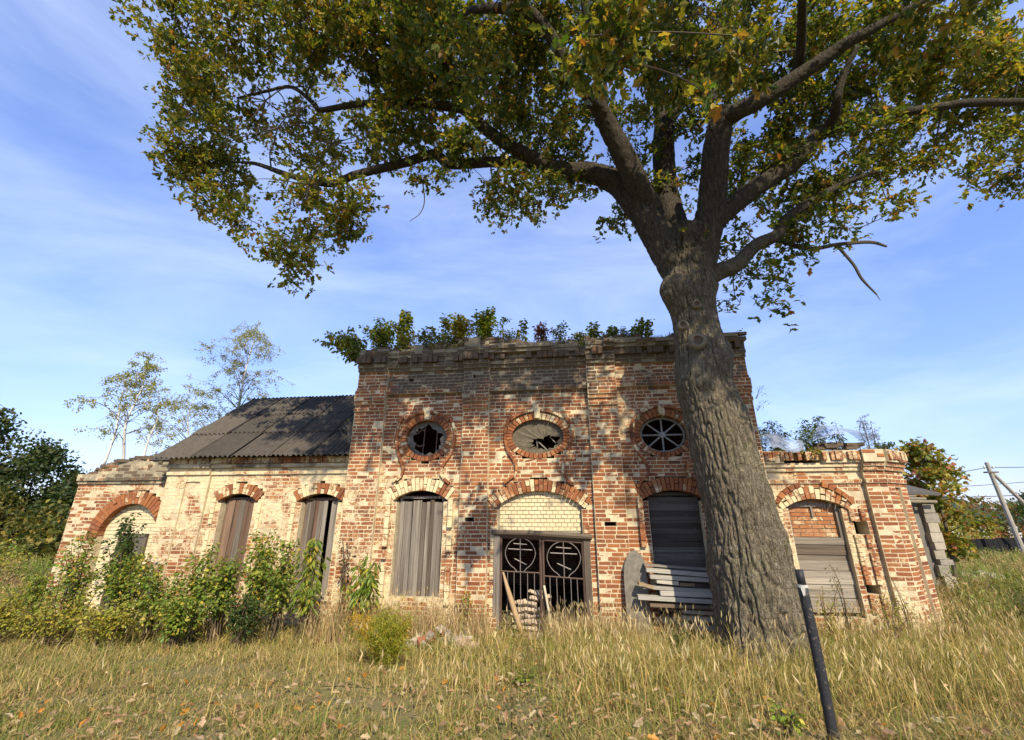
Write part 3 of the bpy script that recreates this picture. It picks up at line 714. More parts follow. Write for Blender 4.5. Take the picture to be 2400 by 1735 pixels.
def brick_geo(recs):
    """list of records -> vertices, faces, colours"""
    n = len(recs)
    Q = np.stack([r[1] for r in recs]); d = A([r[2] for r in recs]); th = A([r[3] for r in recs])
    C = A([(r[4], r[5], r[6], 1) for r in recs])
    cen = Q.mean(1, keepdims=True)
    ext = np.linalg.norm(Q - cen, axis=2, keepdims=True)
    inset = .0035 * RG.uniform(.6, 1.6, (n, 4, 1))
    Qf = cen + (Q - cen) * (1 - np.minimum(.35, inset / (ext * .55)))
    Qf = Qf + RG.uniform(-.0015, .0015, Qf.shape)
    layers = [(Q, d - th), (Q, d - .004), (Qf, d)]
    V = np.zeros((n, 12, 3))
    for k, (q, dd) in enumerate(layers):
        V[:, 4 * k:4 * k + 4, 0] = q[:, :, 0]
        V[:, 4 * k:4 * k + 4, 2] = q[:, :, 1]
        V[:, 4 * k:4 * k + 4, 1] = -dd[:, None]
    V[:, 8:, 1] += RG.uniform(-.0025, .0025, (n, 4))
    for i, r in enumerate(recs):
        if r[7] is not None:
            for k in range(12):
                V[i, k] = fr(r[7], V[i, k, 0], -V[i, k, 1], V[i, k, 2])
    F = []
    for lo in (0, 4):
        for k in range(4):
            F.append([lo + k, lo + (k + 1) % 4, lo + 4 + (k + 1) % 4, lo + 4 + k])
    F.append([8, 9, 10, 11])
    F = np.asarray(F)[None] + (np.arange(n) * 12)[:, None, None]
    return V.reshape(-1, 3), F.reshape(-1, 4), np.repeat(C, 12, 0)

def nz(x, s=1.0, seed=0):
    return float(vnoise(A([[x * s, .37, seed * 7.7]]), seed)[0])

# ---- main block
W_MAIN, W_LEFT, W_APSE, W_RIGHT, W_CHAM = range(5)
PIL = [(-4.05, -3.25), (-1.22, -.56), (1.86, 2.55), (4.78, 5.60)]
def in_pil(s):
    return any(a < s < b for a, b in PIL)
def z_on(z, a, b): return a <= z < b
def main_depth(s, z):
    p = in_pil(s)
    d = .10 if p else 0.0
    if z < .33: d += .05
    if p:
        if z_on(z, 4.88, 4.99): d += .05
        if z_on(z, 5.05, 5.16): d += .06
        if z_on(z, 5.16, 5.30): d += .10
    if z_on(z, 5.35, 5.44): d += .10
    if z_on(z, 5.44, 5.53): d += .04
    if z_on(z, 5.96, 6.05): d += .07
    if z_on(z, 6.05, 6.14): d += .12
    if z_on(z, 6.14, 6.33): d += .10
    k = 1.0 if nz(s, 1.15, 12) > .46 else (.25 + .5 * nz(s, 4, 13))     # lengths where the corbels have fallen
    if z_on(z, 6.33, 6.44): d += .27 * k
    if z_on(z, 6.44, 6.53): d += .33 * k
    if z >= 6.53: d += .23 * k * (.6 + .6 * nz(s, 3, 14))
    return d
def main_top(s):
    t = 6.58 + .24 * (nz(s, 1.7, 1) - .5) + .20 * (nz(s, 5.5, 2) - .5)
    t += .20 * max(0, 1 - abs(s + 1.2) / 2.0) * (1 if s < 1 else .3)
    if s > 4.9: t -= .10
    if s < -3.6: t -= .06
    return t
def main_g(s, z):
    v = .325
    if s < -1.1 and z < 3.6: v += .20
    if s < -3.2 and z < 3.0: v += .03
    if -.6 < s < 2.0 and z > 2.4: v -= .03
    if s > 1.8: v += .0
    if z > 3.3 and s < -1: v -= .07
    if in_pil(s): v -= .05
    if z > 5.9: v -= .14
    if 1.0 < s < 3.4 and 4.1 < z < 5.8: v += .14
    return v
def main_s(s, z):
    v = .17
    v += .52 * max(0, 1 - abs(z - 5.7) / 1.25) * (1 if -3.1 < s < 2.0 else .6)
    if z > 5.95: v += .36
    if z < .4: v += .1
    return v
oc = [(-2.14, 4.21, .51, .44), (.62, 4.20, .62, .41), (3.55, 4.20, .53, .42)]
W1 = (-2.76, -1.62, .66, 2.80, 2.96); W3 = (3.05, 4.17, .45, 2.80, 2.93); DO = (-.33, 1.58, -.2, 2.60, 2.93)
holes = [arch_hole(*W1, .30, .10), arch_hole(*W3, .30, .10), arch_hole(*DO, .27, .06)]
for c_, z_, a_, b_ in oc:
    holes.append(ell_hole(c_, z_, a_ + .15, b_ + .15))
holes += [rect_hole(-1.08, -.86, 2.22, 2.32), rect_hole(2.06, 2.32, 2.16, 2.30), rect_hole(-2.72, -2.58, 5.72, 5.8), rect_hole(-.98, -.92, 5.7, 5.76)]
walls_mb = [MB() for _ in range(5)]
breaks = [x for p in PIL for x in p]
lay_wall(W_MAIN, walls_mb[W_MAIN], -4.05, 5.60, -.2 + .0, main_top, main_depth, lambda z: breaks if z < 5.93 else sorted(breaks + [x for x in np.arange(-3.9, 5.5, .31) if min(abs(x - y_) for y_ in breaks) > .1]), holes, main_g, main_s)
for (a, b_, zb, zs, ap) in (W1, W3):
    voussoirs(W_MAIN, a, b_, zs, ap, .29, 17, .02, .10, .62 if a < 0 else .34, .15, .32, split=True)
    # platband strips at both sides of the opening
    for s_a, s_b in ((a - .24, a - .13), (b_ + .13, b_ + .24)):
        z = .55
        while z < zs - .1:
            L_ = random.choice((.13, .26)) * random.uniform(.95, 1.05)
            if random.random() > .12:
                add_brick(W_MAIN, [(s_a, z), (s_b, z), (s_b, z + L_ - .012), (s_a, z + L_ - .012)], .09 + random.uniform(-.01, .005), .12, .62 if a < 0 else .45, .2)
            z += L_
voussoirs(W_MAIN, DO[0], DO[1], DO[3], DO[4], .26, 24, .025, .06, .40, .18, .32, split=True)
for s_a, s_b, z1 in ((DO[0] - .17, DO[0] - .02, 2.55), (DO[1] + .02, DO[1] + .15, 2.55)):
    z = 0.0
    while z < z1 - .1:
        if random.random() > .22:
            add_brick(W_MAIN, [(s_a, z), (s_b, z), (s_b, z + .076), (s_a, z + .076)], .02 + random.uniform(-.02, .01), .09, .55, .2)
        z += H
for k, (c_, z_, a_, b_) in enumerate(oc):
    ring_ellipse(W_MAIN, c_, z_, a_, b_, .15, 40 if k == 1 else 36, .02, .40, .28)
    for dx in (0,):
        add_brick(W_MAIN, [(c_ - .06, z_ + b_ + .02), (c_ + .06, z_ + b_ + .02), (c_ + .075, z_ + b_ + .26), (c_ - .075, z_ + b_ + .26)], .075, .12, .6, .2)
for k, pts in enumerate(MOULD):
    chain(W_MAIN, pts, .062, .07, .16, .42, .25)
right3 = [(2 * 3.55 - p[0] + .0, p[1]) for p in MOULD[4]]
chain(W_MAIN, right3, .062, .07, .16, .42, .25)
for (c_, z_, a_, b_) in oc:
    pts = [(c_ + (a_ + .225) * math.cos(t), z_ + (b_ + .225) * math.sin(t)) for t in np.linspace(PI * .22, PI * .78, 9)]
    chain(W_MAIN, pts, .06, .065, .15, .42, .28)
# broken corbels and dentils under the wall top
for (p, q) in zip([-4.05] + [x for x in breaks if -4.05 < x < 5.6], [x for x in breaks if -4.05 < x < 5.6] + [5.6]):
    pil = in_pil((p + q) / 2)
    soldier_row(W_MAIN, p, q, 6.145, 6.325, .24 + (.1 if pil else 0), .13, .32, .66, .28)
# lower stepped plinth bricks, a few fallen corbels
# ---- the left wing
def left_depth(s, z):
    d = -.35
    if s < -8.05: d += .07
    if -8.72 < s < -8.3 and z < 3.2: d -= .04
    if z_on(z, 3.37, 3.46): d += .05
    if z_on(z, 3.60, 3.69): d += .09
    if z >= 3.69: d += .07
    return d
LW1 = (-7.62, -6.70, .6, 2.80, 2.93); LW2 = (-5.40, -4.43, .6, 2.80, 2.92)
lholes = [arch_hole(*LW1, .27, .12), arch_hole(*LW2, .27, .12)]
def left_g(s, z):
    v = .57 + .08 * (z > 2.9)
    return v - (.06 if z < 1.6 else 0)
lay_wall(W_LEFT, walls_mb[W_LEFT], -9.3, -4.06, -.2, lambda s: 3.86, left_depth, [-8.72, -8.3, -8.05], lholes, left_g, lambda s, z: .12 + (.35 if z > 3.55 else 0) + (.25 if s > -4.6 and z > 3 else 0))
for a, b_, zb, zs, ap in (LW1, LW2):
    voussoirs(W_LEFT, a, b_, zs, ap, .26, 14, -.31, .12, .50, .1, .3, split=True)
    for s_a, s_b in ((a - .24, a - .14), (b_ + .14, b_ + .22)):
        z = .5
        while z < zs - .05:
            L_ = random.choice((.13, .26))
            if random.random() > .2:
                add_brick(W_LEFT, [(s_a, z), (s_b, z), (s_b, z + L_ - .012), (s_a, z + L_ - .012)], -.31 + random.uniform(-.01, .005), .09, .74, .1)
            z += L_
soldier_row(W_LEFT, -9.3, -4.06, 3.69, 3.84, -.19, .12, .52, .38, .04)
# ---- the lower block with the big arch, far left
def apse_depth(s, z):
    d = -.70
    if z < 3.25: pass
    elif z_on(z, 3.25, 3.34): d += .05
    elif z_on(z, 3.34, 3.50): d += .10
    else: d += .03
    return d
def apse_top(s):
    t = 3.50 + .38 * min(1, max(0, (s + 12.4) / 1.1)) + .12 * (nz(s, 3.0, 5) - .5) + .1 * (nz(s, 8, 6) - .5)
    return t
AA = (-11.38, -9.60, -.2, 1.84, 2.70)
lay_wall(W_APSE, walls_mb[W_APSE], -12.45, -9.22, -.2, apse_top, apse_depth, [], [arch_hole(*AA, .36, 0.05)],
         lambda s, z: .40 + .25 * (nz(z, 2.6, 9) - .4), lambda s, z: .12 + (.5 if z > 3.2 else 0), rough=1.7)
voussoirs(W_APSE, AA[0], AA[1], AA[3], AA[4], .33, 30, -.66, .03, .30, .12, .32, split=True, jit=.03)
# ---- right block
def right_depth(s, z):
    d = -.30
    if s > 7.72: d += .10
    if z_on(z, 3.05, 3.14): d += .035
    if z_on(z, 3.31, 3.40): d += .05
    if z_on(z, 3.40, 3.49): d += .09
    if z >= 3.49: d += .14
    return d
def right_top(s):
    t = 3.80 + .06 * (nz(s, 6, 4) - .5)
    if 6.25 < s < 6.9: t = 3.50 + .1 * nz(s, 5, 3)
    return t
RW = (6.08, 7.16, .45, 2.60, 2.74)
def niche(z):
    # bricks fallen out over the arch, stepping like a small gable
    if 2.95 < z < 3.02: return [(6.35, 6.95)]
    if 3.02 < z < 3.11: return [(6.42, 6.86)]
    if 3.11 < z < 3.20: return [(6.5, 6.78)]
    return []
rholes = [arch_hole(*RW, .24, .10), rect_hole(7.34, 7.62, 2.02, 2.24), rect_hole(7.28, 7.55, .86, 1.02)]
def right_g(s, z):
    if s > 7.72: return .38 + .3 * max(0, 1.4 - z)
    return .52
lay_wall(W_RIGHT, walls_mb[W_RIGHT], 5.60, 8.15, -.1, right_top, right_depth, [7.72], rholes, right_g, lambda s, z: .10 + (.25 if z > 3.5 else 0))
voussoirs(W_RIGHT, RW[0], RW[1], RW[3], RW[4], .24, 15, -.25, .14, .66, .08, .3, split=True, jit=.03)
# a hood of broken voussoirs above the arch
c_, zc_, R_, an_ = arch_geo(RW[0] - .2, RW[1] + .2, 2.62, 3.02)
for i in range(13):
    if i in (5, 6, 7): continue
    a0 = -an_ + 2 * an_ * i / 13 + .01; a1 = -an_ + 2 * an_ * (i + 1) / 13 - .01
    q = [(c_ + r_ * math.sin(a_), zc_ + r_ * math.cos(a_)) for r_, a_ in ((R_, a0), (R_, a1), (R_ + .1, a1), (R_ + .1, a0))]
    add_brick(W_RIGHT, q, -.23 + random.uniform(-.01, .02), .1, .34, .1)
for s_a, s_b in ((RW[0] - .24, RW[0] - .14), (RW[1] + .12, RW[1] + .22), (RW[1] + .34, RW[1] + .44)):
    z = .35
    while z < 2.55:
        if random.random() > .1 and not (s_a > 7.2 and (2.0 < z < 2.2 or .82 < z < 1.02)):
            add_brick(W_RIGHT, [(s_a, z), (s_b, z), (s_b, z + .076), (s_a, z + .076)], -.25 + random.uniform(-.012, .006), .09, .55, .1)
        z += H
soldier_row(W_RIGHT, 5.62, 8.15, 3.56, 3.74, -.10, .085, .50, .34, .2)
# chamfered corner
CH = (8.15, -.20, math.radians(35))
cham_depth = lambda s, z: (0.0 + (.035 if z_on(z, 3.05, 3.14) else 0) + (.05 if z_on(z, 3.31, 3.40) else 0) + (.09 if z_on(z, 3.40, 3.49) else 0) + (.14 if z >= 3.49 else 0)) - (.06 if .30 < s < .55 and z < 3 else 0)
lay_wall(W_CHAM, walls_mb[W_CHAM], 0.0, .84, -.1, lambda s: 3.78 + .05 * nz(s, 8, 2), cham_depth, [.30, .55], [], lambda s, z: .34 + .3 * max(0, 1.2 - z), lambda s, z: .1 + (.3 if z > 3.5 else 0), frame=CH)
soldier_row(W_CHAM, 0.0, .84, 3.56, 3.74, .17, .085, .5, .36, .12, frame=CH)

# ---- infills
def infill(w, s0, s1, z0, zt, d, hb, lb, g_, st, r, jit=.003, frame=None):
    i = 0; z = z0
    while z < zt + hb:
        off = (lb / 2) * (i % 2)
        x = s0 - off
        while x < s1:
            e = x + lb
            a = max(x, s0); b_ = min(e, s1)
            if b_ - a > .03:
                j = lambda: random.uniform(-jit, jit)
                add_brick(w, [(a + .005 + j(), z + .007 + j()), (b_ - .005 + j(), z + .007 + j()), (b_ - .005 + j(), z + hb - .007 + j()), (a + .005 + j(), z + hb - .007 + j())], d + random.uniform(-.004, .004), .08, g_ + random.uniform(-.1, .1), st, random.uniform(*r), frame)
            x = e
        z += hb; i += 1

# wall objects
labels = ['tall red brick front with pilasters, oval windows and crumbling cornice', 'whitewashed left wing wall with two boarded windows', 'low far left wall with wide bricked-up arch',
          'whitewashed right wing wall with boarded window', 'angled red brick corner of the right wing']
WALL = []
for k in range(5):
    o = walls_mb[k].build('wall', M['mortar'], church)
    o['label'] = labels[k]
    WALL.append(o)
# pale silicate brick in the doorway head and in the far left arch, reddish brick in the right window
infill(W_MAIN, -.30, 1.55, 2.06, 2.83, -.10, .088, .135, 1.35, .10, (.5, .9))
infill(W_APSE, -11.36, -9.62, .0, 2.63, -.86, .095, .25, 1.4, .02, (.5, .9))
infill(W_RIGHT, 6.05, 7.18, 1.95, 2.62, -.46, .085, .26, .40, .05, (.75, 1.0), .005)
for k_, bx_ in enumerate((((-.45, .115, 2.02), (1.70, .3, 3.0)), ((-11.6, .865, -.2), (-9.4, 1.1, 2.85)), ((5.95, .475, 1.9), (7.3, .6, 2.85)))):
    im = MB(); im.box(*bx_, (.30, .26, .19, 1)); im.build('infill_backing', M['grey_mortar'], WALL[(W_MAIN, W_APSE, W_RIGHT)[k_]])

# ---- loose brick objects: the largest in view stay single, the rest is one mesh per wall
cy_, sy_ = math.cos(YAW), math.sin(YAW)
def view_size(rec):
    q = rec[1]; s, z = q.mean(0)
    p = fr(rec[7], s, rec[2], z)
    X = p[0] * cy_ - p[1] * sy_; Y = 10.3 + p[0] * sy_ + p[1] * cy_
    area = .5 * abs((q[2, 0] - q[0, 0]) * (q[3, 1] - q[1, 1]) - (q[3, 0] - q[1, 0]) * (q[2, 1] - q[0, 1]))
    if z < .5 or (2.7 < s < 5.4 and s - 2.7 > (2.8 - z) * .4 and z < 4 and s > 3.3): area *= .3
    c_, s_ = math.cos(math.radians(18.8)), math.sin(math.radians(18.8))
    dep = Y * c_ + (z - EYE) * s_
    return area / dep ** 3 * Y
sizes = A([view_size(r) for r in BRICKS])
order = np.argsort(-sizes)
single = set(order[:300].tolist())
for k in range(5):
    rest = [r for i, r in enumerate(BRICKS) if r[0] == k and i not in single]
    mb = MB(); mb.add(*brick_geo(rest))
    o = mb.build('brick_courses', M['brick'], WALL[k]); o['kind'] = 'stuff'
for i in order[:300]:
    r = BRICKS[i]
    mb = MB(); mb.add(*brick_geo([r]))
    mb.build('brick', M['brick'], WALL[r[0]])

# ---- body of the building behind the fronts
def hull(boxes, lab=None):
    mb = MB()
    for a, b_ in boxes: mb.box(a, b_, (.5, .4, .2, 1))
    o = mb.build('rear_wall', M['hull'], church)
    if lab: o['label'] = lab
    return o
hull([((-4.0, .37, -.2), (-3.55, 7.0, 6.4)), ((5.1, .37, -.2), (5.55, 7.0, 6.4)), ((-4.0, 7.0, -.2), (5.55, 7.4, 6.4)), ((-3.55, .37, 6.1), (5.1, 7.0, 6.38))])
hull([((-9.26, .37, -.2), (-8.9, 6.5, 3.7)), ((-8.9, 6.1, -.2), (-4.0, 6.5, 3.7))])
hull([((-12.40, 1.05, -.2), (-12.0, 6.0, 3.35)), ((-12.0, 5.6, -.2), (-9.27, 6.0, 3.35)), ((-12.0, 1.07, 3.0), (-9.27, 5.6, 3.33))])
hull([((8.5, 1.05, -.1), (8.8, 5.8, 3.5)), ((5.56, 5.5, -.1), (8.5, 5.8, 3.5)), ((5.56, .75, 3.2), (8.5, 5.5, 3.48))])
# gable of the left wing
gb = MB()
gb.add([(-9.25, .40, 3.7), (-9.25, 6.45, 3.7), (-9.25, 3.4, 5.95), (-9.0, .40, 3.7), (-9.0, 6.45, 3.7), (-9.0, 3.4, 5.95)], [[0, 2, 1], [3, 4, 5], [0, 1, 4, 3], [1, 2, 5, 4], [2, 0, 3, 5]], (.5, .4, .2, 1))
gb.build('gable', M['hull'], church)

# ---- corrugated roof of the left wing
roof_mb = MB()
E0 = A([0, -.02 + 0.02, 3.86]); RZ = 6.12; RD = 3.05       # eave at depth 0, ridge at depth RD
for s in np.arange(-9.2, -4.1, .85):
    tube(roof_mb, [(s, .10, 3.84, .05), (s, RD, RZ - .09, .05)], 4, 1, (.10, .085, .07), False)
    tube(roof_mb, [(s, 2 * RD - .1, 3.84, .05), (s, RD, RZ - .09, .05)], 4, 1, (.10, .085, .07), False)
roof_mb.box((-9.3, .34, 3.78), (-4.07, .52, 3.88), (.10, .085, .07, 1))
roof = roof_mb.build('roof', M['twig'], church)
roof['label'] = 'dark corrugated roof over the left wing'
slope = math.hypot(RD, RZ - 3.86)
ux = A([0, RD, RZ - 3.86]) / slope; un = A([0, -(RZ - 3.86), RD]) / slope
def sheet_mesh(seed):
    rr = np.random.default_rng(seed)
    mb = MB(); wv = 1.13; n = 54
    xs = np.linspace(0, wv, n); L_ = 1.42
    rows = np.linspace(0, L_, 5)
    V = []
    for v in rows:
        for x in xs:
            hgt = .029 * math.cos(2 * PI * x / .141) + .008 * rr.normal() * .25
            V.append((x, v, hgt))
    V = A(V)
    V[:n, 1] += .012 * rr.normal(size=n)
    idx = np.arange(n * 5).reshape(5, n)
    F = np.stack([idx[:-1, :-1], idx[:-1, 1:], idx[1:, 1:], idx[1:, :-1]], -1).reshape(-1, 4)
    t = rr.uniform(.75, 1.25)
    mb.add(V, [F], (.088 * t, .075 * t, .058 * t, 1))
    V2 = V.copy(); V2[:, 2] -= .008
    mb.add(V2, [F[:, ::-1]], (.06, .055, .05, 1))
    return mb
protos = []
def place_sheet(k, s, v, side, dz):
    if len(protos) <= k:
        o = sheet_mesh(100 + k).build('roof_sheet', M['roof'], roof, smooth=True); protos.append(o); used = True
    else:
        o = protos[k].copy(); COL.objects.link(o); o.parent = roof
    if side == 0:
        X = A([1, 0, 0]); Yv = ux; Nn = un; p = A([s, -.06, 3.86 - .045]) + Yv * v + Nn * dz
    else:
        X = A([-1, 0, 0]); Yv = A([0, -ux[1], ux[2]]); Nn = A([0, -un[1], un[2]]); p = A([s, 2 * RD + .06, 3.86 - .045]) + Yv * v + Nn * dz
    o.matrix_local = Matrix(((X[0], Yv[0], Nn[0], p[0]), (X[1], Yv[1], Nn[1], p[1]), (X[2], Yv[2], Nn[2], p[2]), (0, 0, 0, 1)))
kk = 0
for r_ in range(3):
    for c_ in range(5):
        k = kk if kk < 6 else random.randrange(6)
        place_sheet(k, -9.50 + c_ * 1.085 + random.uniform(-.01, .01), r_ * 1.29 + random.uniform(-.025, .025), 0, .02 + .028 * r_ + .006 * (c_ % 2) + random.uniform(0, .012)); kk += 1
for r_ in range(3):
    for c_ in range(5):
        place_sheet(random.randrange(6), -4.08 - c_ * 1.085, r_ * 1.29, 1, .02 + .028 * r_ + .006 * (c_ % 2))
rc = MB()
tube(rc, [(-9.5, RD, RZ + .06, .07), (-4.07, RD, RZ + .06, .07)], 6, 1, (.09, .085, .08), False)
rc.build('ridge_cap', M['roof'], roof)
lt = MB()   # low lean-to sheet between the gable and the arch block
lt.box((-10.25, .62, 3.86), (-9.28, 2.6, 3.92), (.08, .075, .07, 1))
lt.build('lean_to_sheet', M['roof'], roof)

# ---- boards, windows, gate
def board(parent, name, quad, d, th, mat, lab=None):
    """quad of (s,z) corners at depth d (front), thickness th"""
    q = A(quad); V = np.zeros((8, 3))
    V[:4, 0] = q[:, 0]; V[:4, 2] = q[:, 1]; V[:4, 1] = -d
    V[4:] = V[:4]; V[4:, 1] = -(d - th)
    c = q.mean(0)
    mb = MB(); mb.add(V, [[0, 1, 2, 3], [7, 6, 5, 4], [0, 4, 5, 1], [1, 5, 6, 2], [2, 6, 7, 3], [3, 7, 4, 0]], (.5, .5, .5, 1))
    o = mb.build(name, mat, parent)
    if lab: o['label'] = lab
    return o

def frame_part(name, lab, boxes, mat, col=(.2, .17, .13, 1)):
    mb = MB()
    for a, b_ in boxes: mb.box(a, b_, col)
    o = mb.build(name, mat, church)
    o['label'] = lab
    return o

def upright_boards(win, s0, s1, z0, zt, d, n, mat, ragged=.05, gap=.008, lean=0.0, wj=.3, skip=()):
    ws = A([random.uniform(1 - wj, 1 + wj) for _ in range(n)]); ws *= (s1 - s0) / ws.sum()
    x = s0
    for i, w_ in enumerate(ws):
        if i not in skip:
            t = zt + random.uniform(-ragged, ragged * .4); b_ = z0 + random.uniform(-ragged, ragged)
            l0 = lean + random.uniform(-.008, .008)
            m_ = mat[i % len(mat)] if isinstance(mat, (list, tuple)) else mat
            board(win, 'board', [(x + gap / 2, b_), (x + w_ - gap / 2, b_ + random.uniform(-.02, .02)), (x + w_ - gap / 2 + l0, t + random.uniform(-.015, .015)), (x + gap / 2 + l0, t)], d + random.uniform(-.012, .012), .025, m_)
        x += w_

def level_boards(win, s0, s1, z0, z1, d, n, mat, tilt=.0, gap=.004, wj=.4):
    hs = A([random.uniform(1 - wj, 1 + wj) for _ in range(n)]); hs *= (z1 - z0) / hs.sum()
    z = z0
    for i, h_ in enumerate(hs):
        t = tilt + random.uniform(-.014, .014)
        board(win, 'plank', [(s0 + random.uniform(-.02, .02), z + gap / 2), (s1 + random.uniform(-.02, .02), z + gap / 2 + t), (s1, z + h_ - gap / 2 + t), (s0, z + h_ - gap / 2)], d + random.uniform(-.02, .02), .03, mat)
        z += h_

w1 = frame_part('window', 'tall window of the main front closed with upright grey boards', [((-2.74, .17, .62), (-2.68, .26, 2.85)), ((-1.70, .17, .62), (-1.64, .26, 2.85)), ((-2.74, .17, 2.78), (-1.64, .26, 2.84)), ((-2.74, .16, .6), (-1.64, .3, .66))], M['board_v'])
upright_boards(w1, -2.70, -1.63, .62, 2.74, -.14, 10, M['board_v'], .05, .008, .0, .35)
w3 = frame_part('window', 'window beside the oak trunk closed with dark level planks', [((3.07, .19, .45), (3.13, .28, 2.9)), ((4.09, .19, .45), (4.15, .28, 2.9)), ((3.07, .19, 2.82), (4.15, .28, 2.9))], M['board_dark'])
level_boards(w3, 3.06, 4.16, .48, 2.80, -.16, 17, M['board_dark'])
lw1 = frame_part('window', 'left wing window with brown upright boards nearer the big arch', [((-7.6, .52, .55), (-7.54, .6, 2.85)), ((-6.78, .52, .55), (-6.72, .6, 2.85)), ((-7.6, .52, 2.78), (-6.72, .6, 2.84))], M['board_brown'])
upright_boards(lw1, -7.52, -6.71, .55, 2.80, -.50, 5, [M['board_brown'], M['board_brown'], M['board_v'], M['board_brown']], .03, .008, .0, .2)
lw2 = frame_part('window', 'left wing window next to the main front with gapped dark boards', [((-5.38, .52, .55), (-5.32, .6, 2.85)), ((-4.51, .52, .55), (-4.45, .6, 2.85)), ((-5.38, .52, 2.76), (-4.45, .6, 2.82))], M['board_brown'])
upright_boards(lw2, -5.34, -4.44, .55, 2.76, -.50, 8, [M['board_v'], M['board_v'], M['board_brown']], .06, .008, .0, .2, skip=(5,))
bk = MB()     # darkness behind the boards is the closed room: back panels of old planks
rw = frame_part('window', 'right wing window closed with weathered level planks below red bricks', [((6.10, .45, 1.93), (6.16, .52, 2.63)), ((7.08, .40, 1.90), (7.15, .55, 2.66)), ((6.10, .42, 2.58), (7.14, .5, 2.66)), ((6.60, .42, 2.36), (6.64, .45, 2.6))], M['board_v'])
level_boards(rw, 6.06, 7.15, .50, 1.95, -.42, 10, M['board_h'])
ad = frame_part('door', 'small grey door in the pale brick of the far left arch', [((-10.84, .80, .0), (-10.76, .86, 1.92)), ((-10.06, .80, .0), (-9.98, .86, 1.92)), ((-10.84, .80, 1.84), (-9.98, .86, 1.93))], M['board_v'])
upright_boards(ad, -10.76, -10.06, .02, 1.84, -.83, 5, M['board_dark'], .0, .006, 0, .1)
ad2 = MB()

# oval windows
def annulus_plate(name, lab, c, zc, a, b_, d, hole_pts, col):
    """oval sheet metal plate with a torn hole (outline in s,z)"""
    mb = MB(); n = 48
    th = np.linspace(0, 2 * PI, n, endpoint=False)
    ctr = A(hole_pts).mean(0)
    ang = np.arctan2(A(hole_pts)[:, 1] - ctr[1], A(hole_pts)[:, 0] - ctr[0])
    o_ = np.argsort(ang); hp = A(hole_pts)[o_]; ha = ang[o_]
    ha2 = np.concatenate([ha - 2 * PI, ha, ha + 2 * PI]); hr = np.linalg.norm(hp - ctr, axis=1); hr2 = np.concatenate([hr, hr, hr])
    outer = np.stack([c + a * np.cos(th), zc + b_ * np.sin(th)], 1)
    ta = np.arctan2(outer[:, 1] - ctr[1], outer[:, 0] - ctr[0])
    rr = np.interp(ta, ha2, hr2) * RG.uniform(.86, 1.12, n)
    inner = ctr + np.stack([np.cos(ta), np.sin(ta)], 1) * rr[:, None]
    V = np.zeros((3 * n, 3))
    mid = (outer + inner) / 2
    for k, q in enumerate((outer, mid, inner)):
        V[k * n:(k + 1) * n, 0] = q[:, 0]; V[k * n:(k + 1) * n, 2] = q[:, 1]; V[k * n:(k + 1) * n, 1] = -d + RG.normal(size=n) * (.006 * k)
    i = np.arange(n); j = (i + 1) % n
    F = np.vstack([np.stack([i, j, j + n, i + n], 1), np.stack([i + n, j + n, j + 2 * n, i + 2 * n], 1)])
    mb.add(V, [F], col)
    V2 = V.copy(); V2[:, 1] += .004
    mb.add(V2, [F[:, ::-1]], col)
    o = mb.build(name, M['zinc'], church); o['label'] = lab
    return o

p1 = annulus_plate('window_plate', 'torn grey sheet metal in the left oval window', -2.14, 4.20, .53, .46, -.12, [(-2.50, 4.30), (-2.30, 4.52), (-2.1, 4.54), (-1.92, 4.38), (-1.80, 4.3), (-1.82, 4.0), (-2.0, 3.86), (-2.25, 3.84), (-2.46, 3.95), (-2.48, 4.12)], (.17, .158, .128, 1))
p2 = annulus_plate('window_plate', 'rusty torn sheet metal in the middle oval window', .62, 4.18, .64, .43, -.10, [(.48, 4.05), (.56, 4.16), (.75, 4.14), (.98, 4.2), (1.12, 4.18), (1.08, 4.02), (.9, 3.92), (.66, 3.92)], (.145, .122, .082, 1))
sb = MB()
for (x0, z0, x1, z1) in ((-2.28, 3.8, -2.24, 4.62), (-1.94, 3.82, -1.92, 4.56)):
    tube(sb, [(x0, .2, z0, .016), (x1, .2, z1, .016)], 6, 1, (.12, .07, .05), False)
tube(sb, [(-2.5, .2, 4.12, .014), (-2.38, .2, 4.04, .014), (-2.24, .2, 4.08, .014)], 6, 3, (.2, .13, .09))
tube(sb, [(-2.44, .2, 4.36, .014), (-2.34, .2, 4.45, .014), (-2.24, .2, 4.42, .014)], 6, 3, (.2, .13, .09))
sb.build('window_bar', M['iron'], p1)
sb = MB()
tube(sb, [(.6, .2, 3.9, .02), (.58, .2, 4.2, .02)], 6, 1, (.14, .12, .1), False)
tube(sb, [(.62, .2, 4.1, .02), (.86, .2, 3.86, .02)], 6, 1, (.2, .18, .14), False)
tube(sb, [(.9, .2, 4.22, .015), (1.05, .18, 4.05, .015)], 6, 1, (.3, .27, .2), False)
sb.build('window_bar', M['iron'], p2)
sp = MB()   # spoked frame of the right oval window
n = 48; th = np.linspace(0, 2 * PI, n, endpoint=False)
ringP = [(3.55 + .50 * math.cos(t), .14, 4.19 + .40 * math.sin(t), .03) for t in np.linspace(0, 2 * PI, 33)]
tube(sp, ringP, 6, 1, (.27, .26, .22), False, cap=False)
spf = sp.build('window_frame', M['plain'], church); spf['label'] = 'wheel-like wooden frame with eight spokes in the right oval window'
for k in range(8):
    t = k * PI / 4 + PI / 2
    mb = MB(); tube(mb, [(3.55, .14, 4.19, .022), (3.55 + .49 * math.cos(t), .14, 4.19 + .39 * math.sin(t), .018)], 4, 1, (.33, .32, .28), False)
    mb.build('spoke', M['plain'], spf)
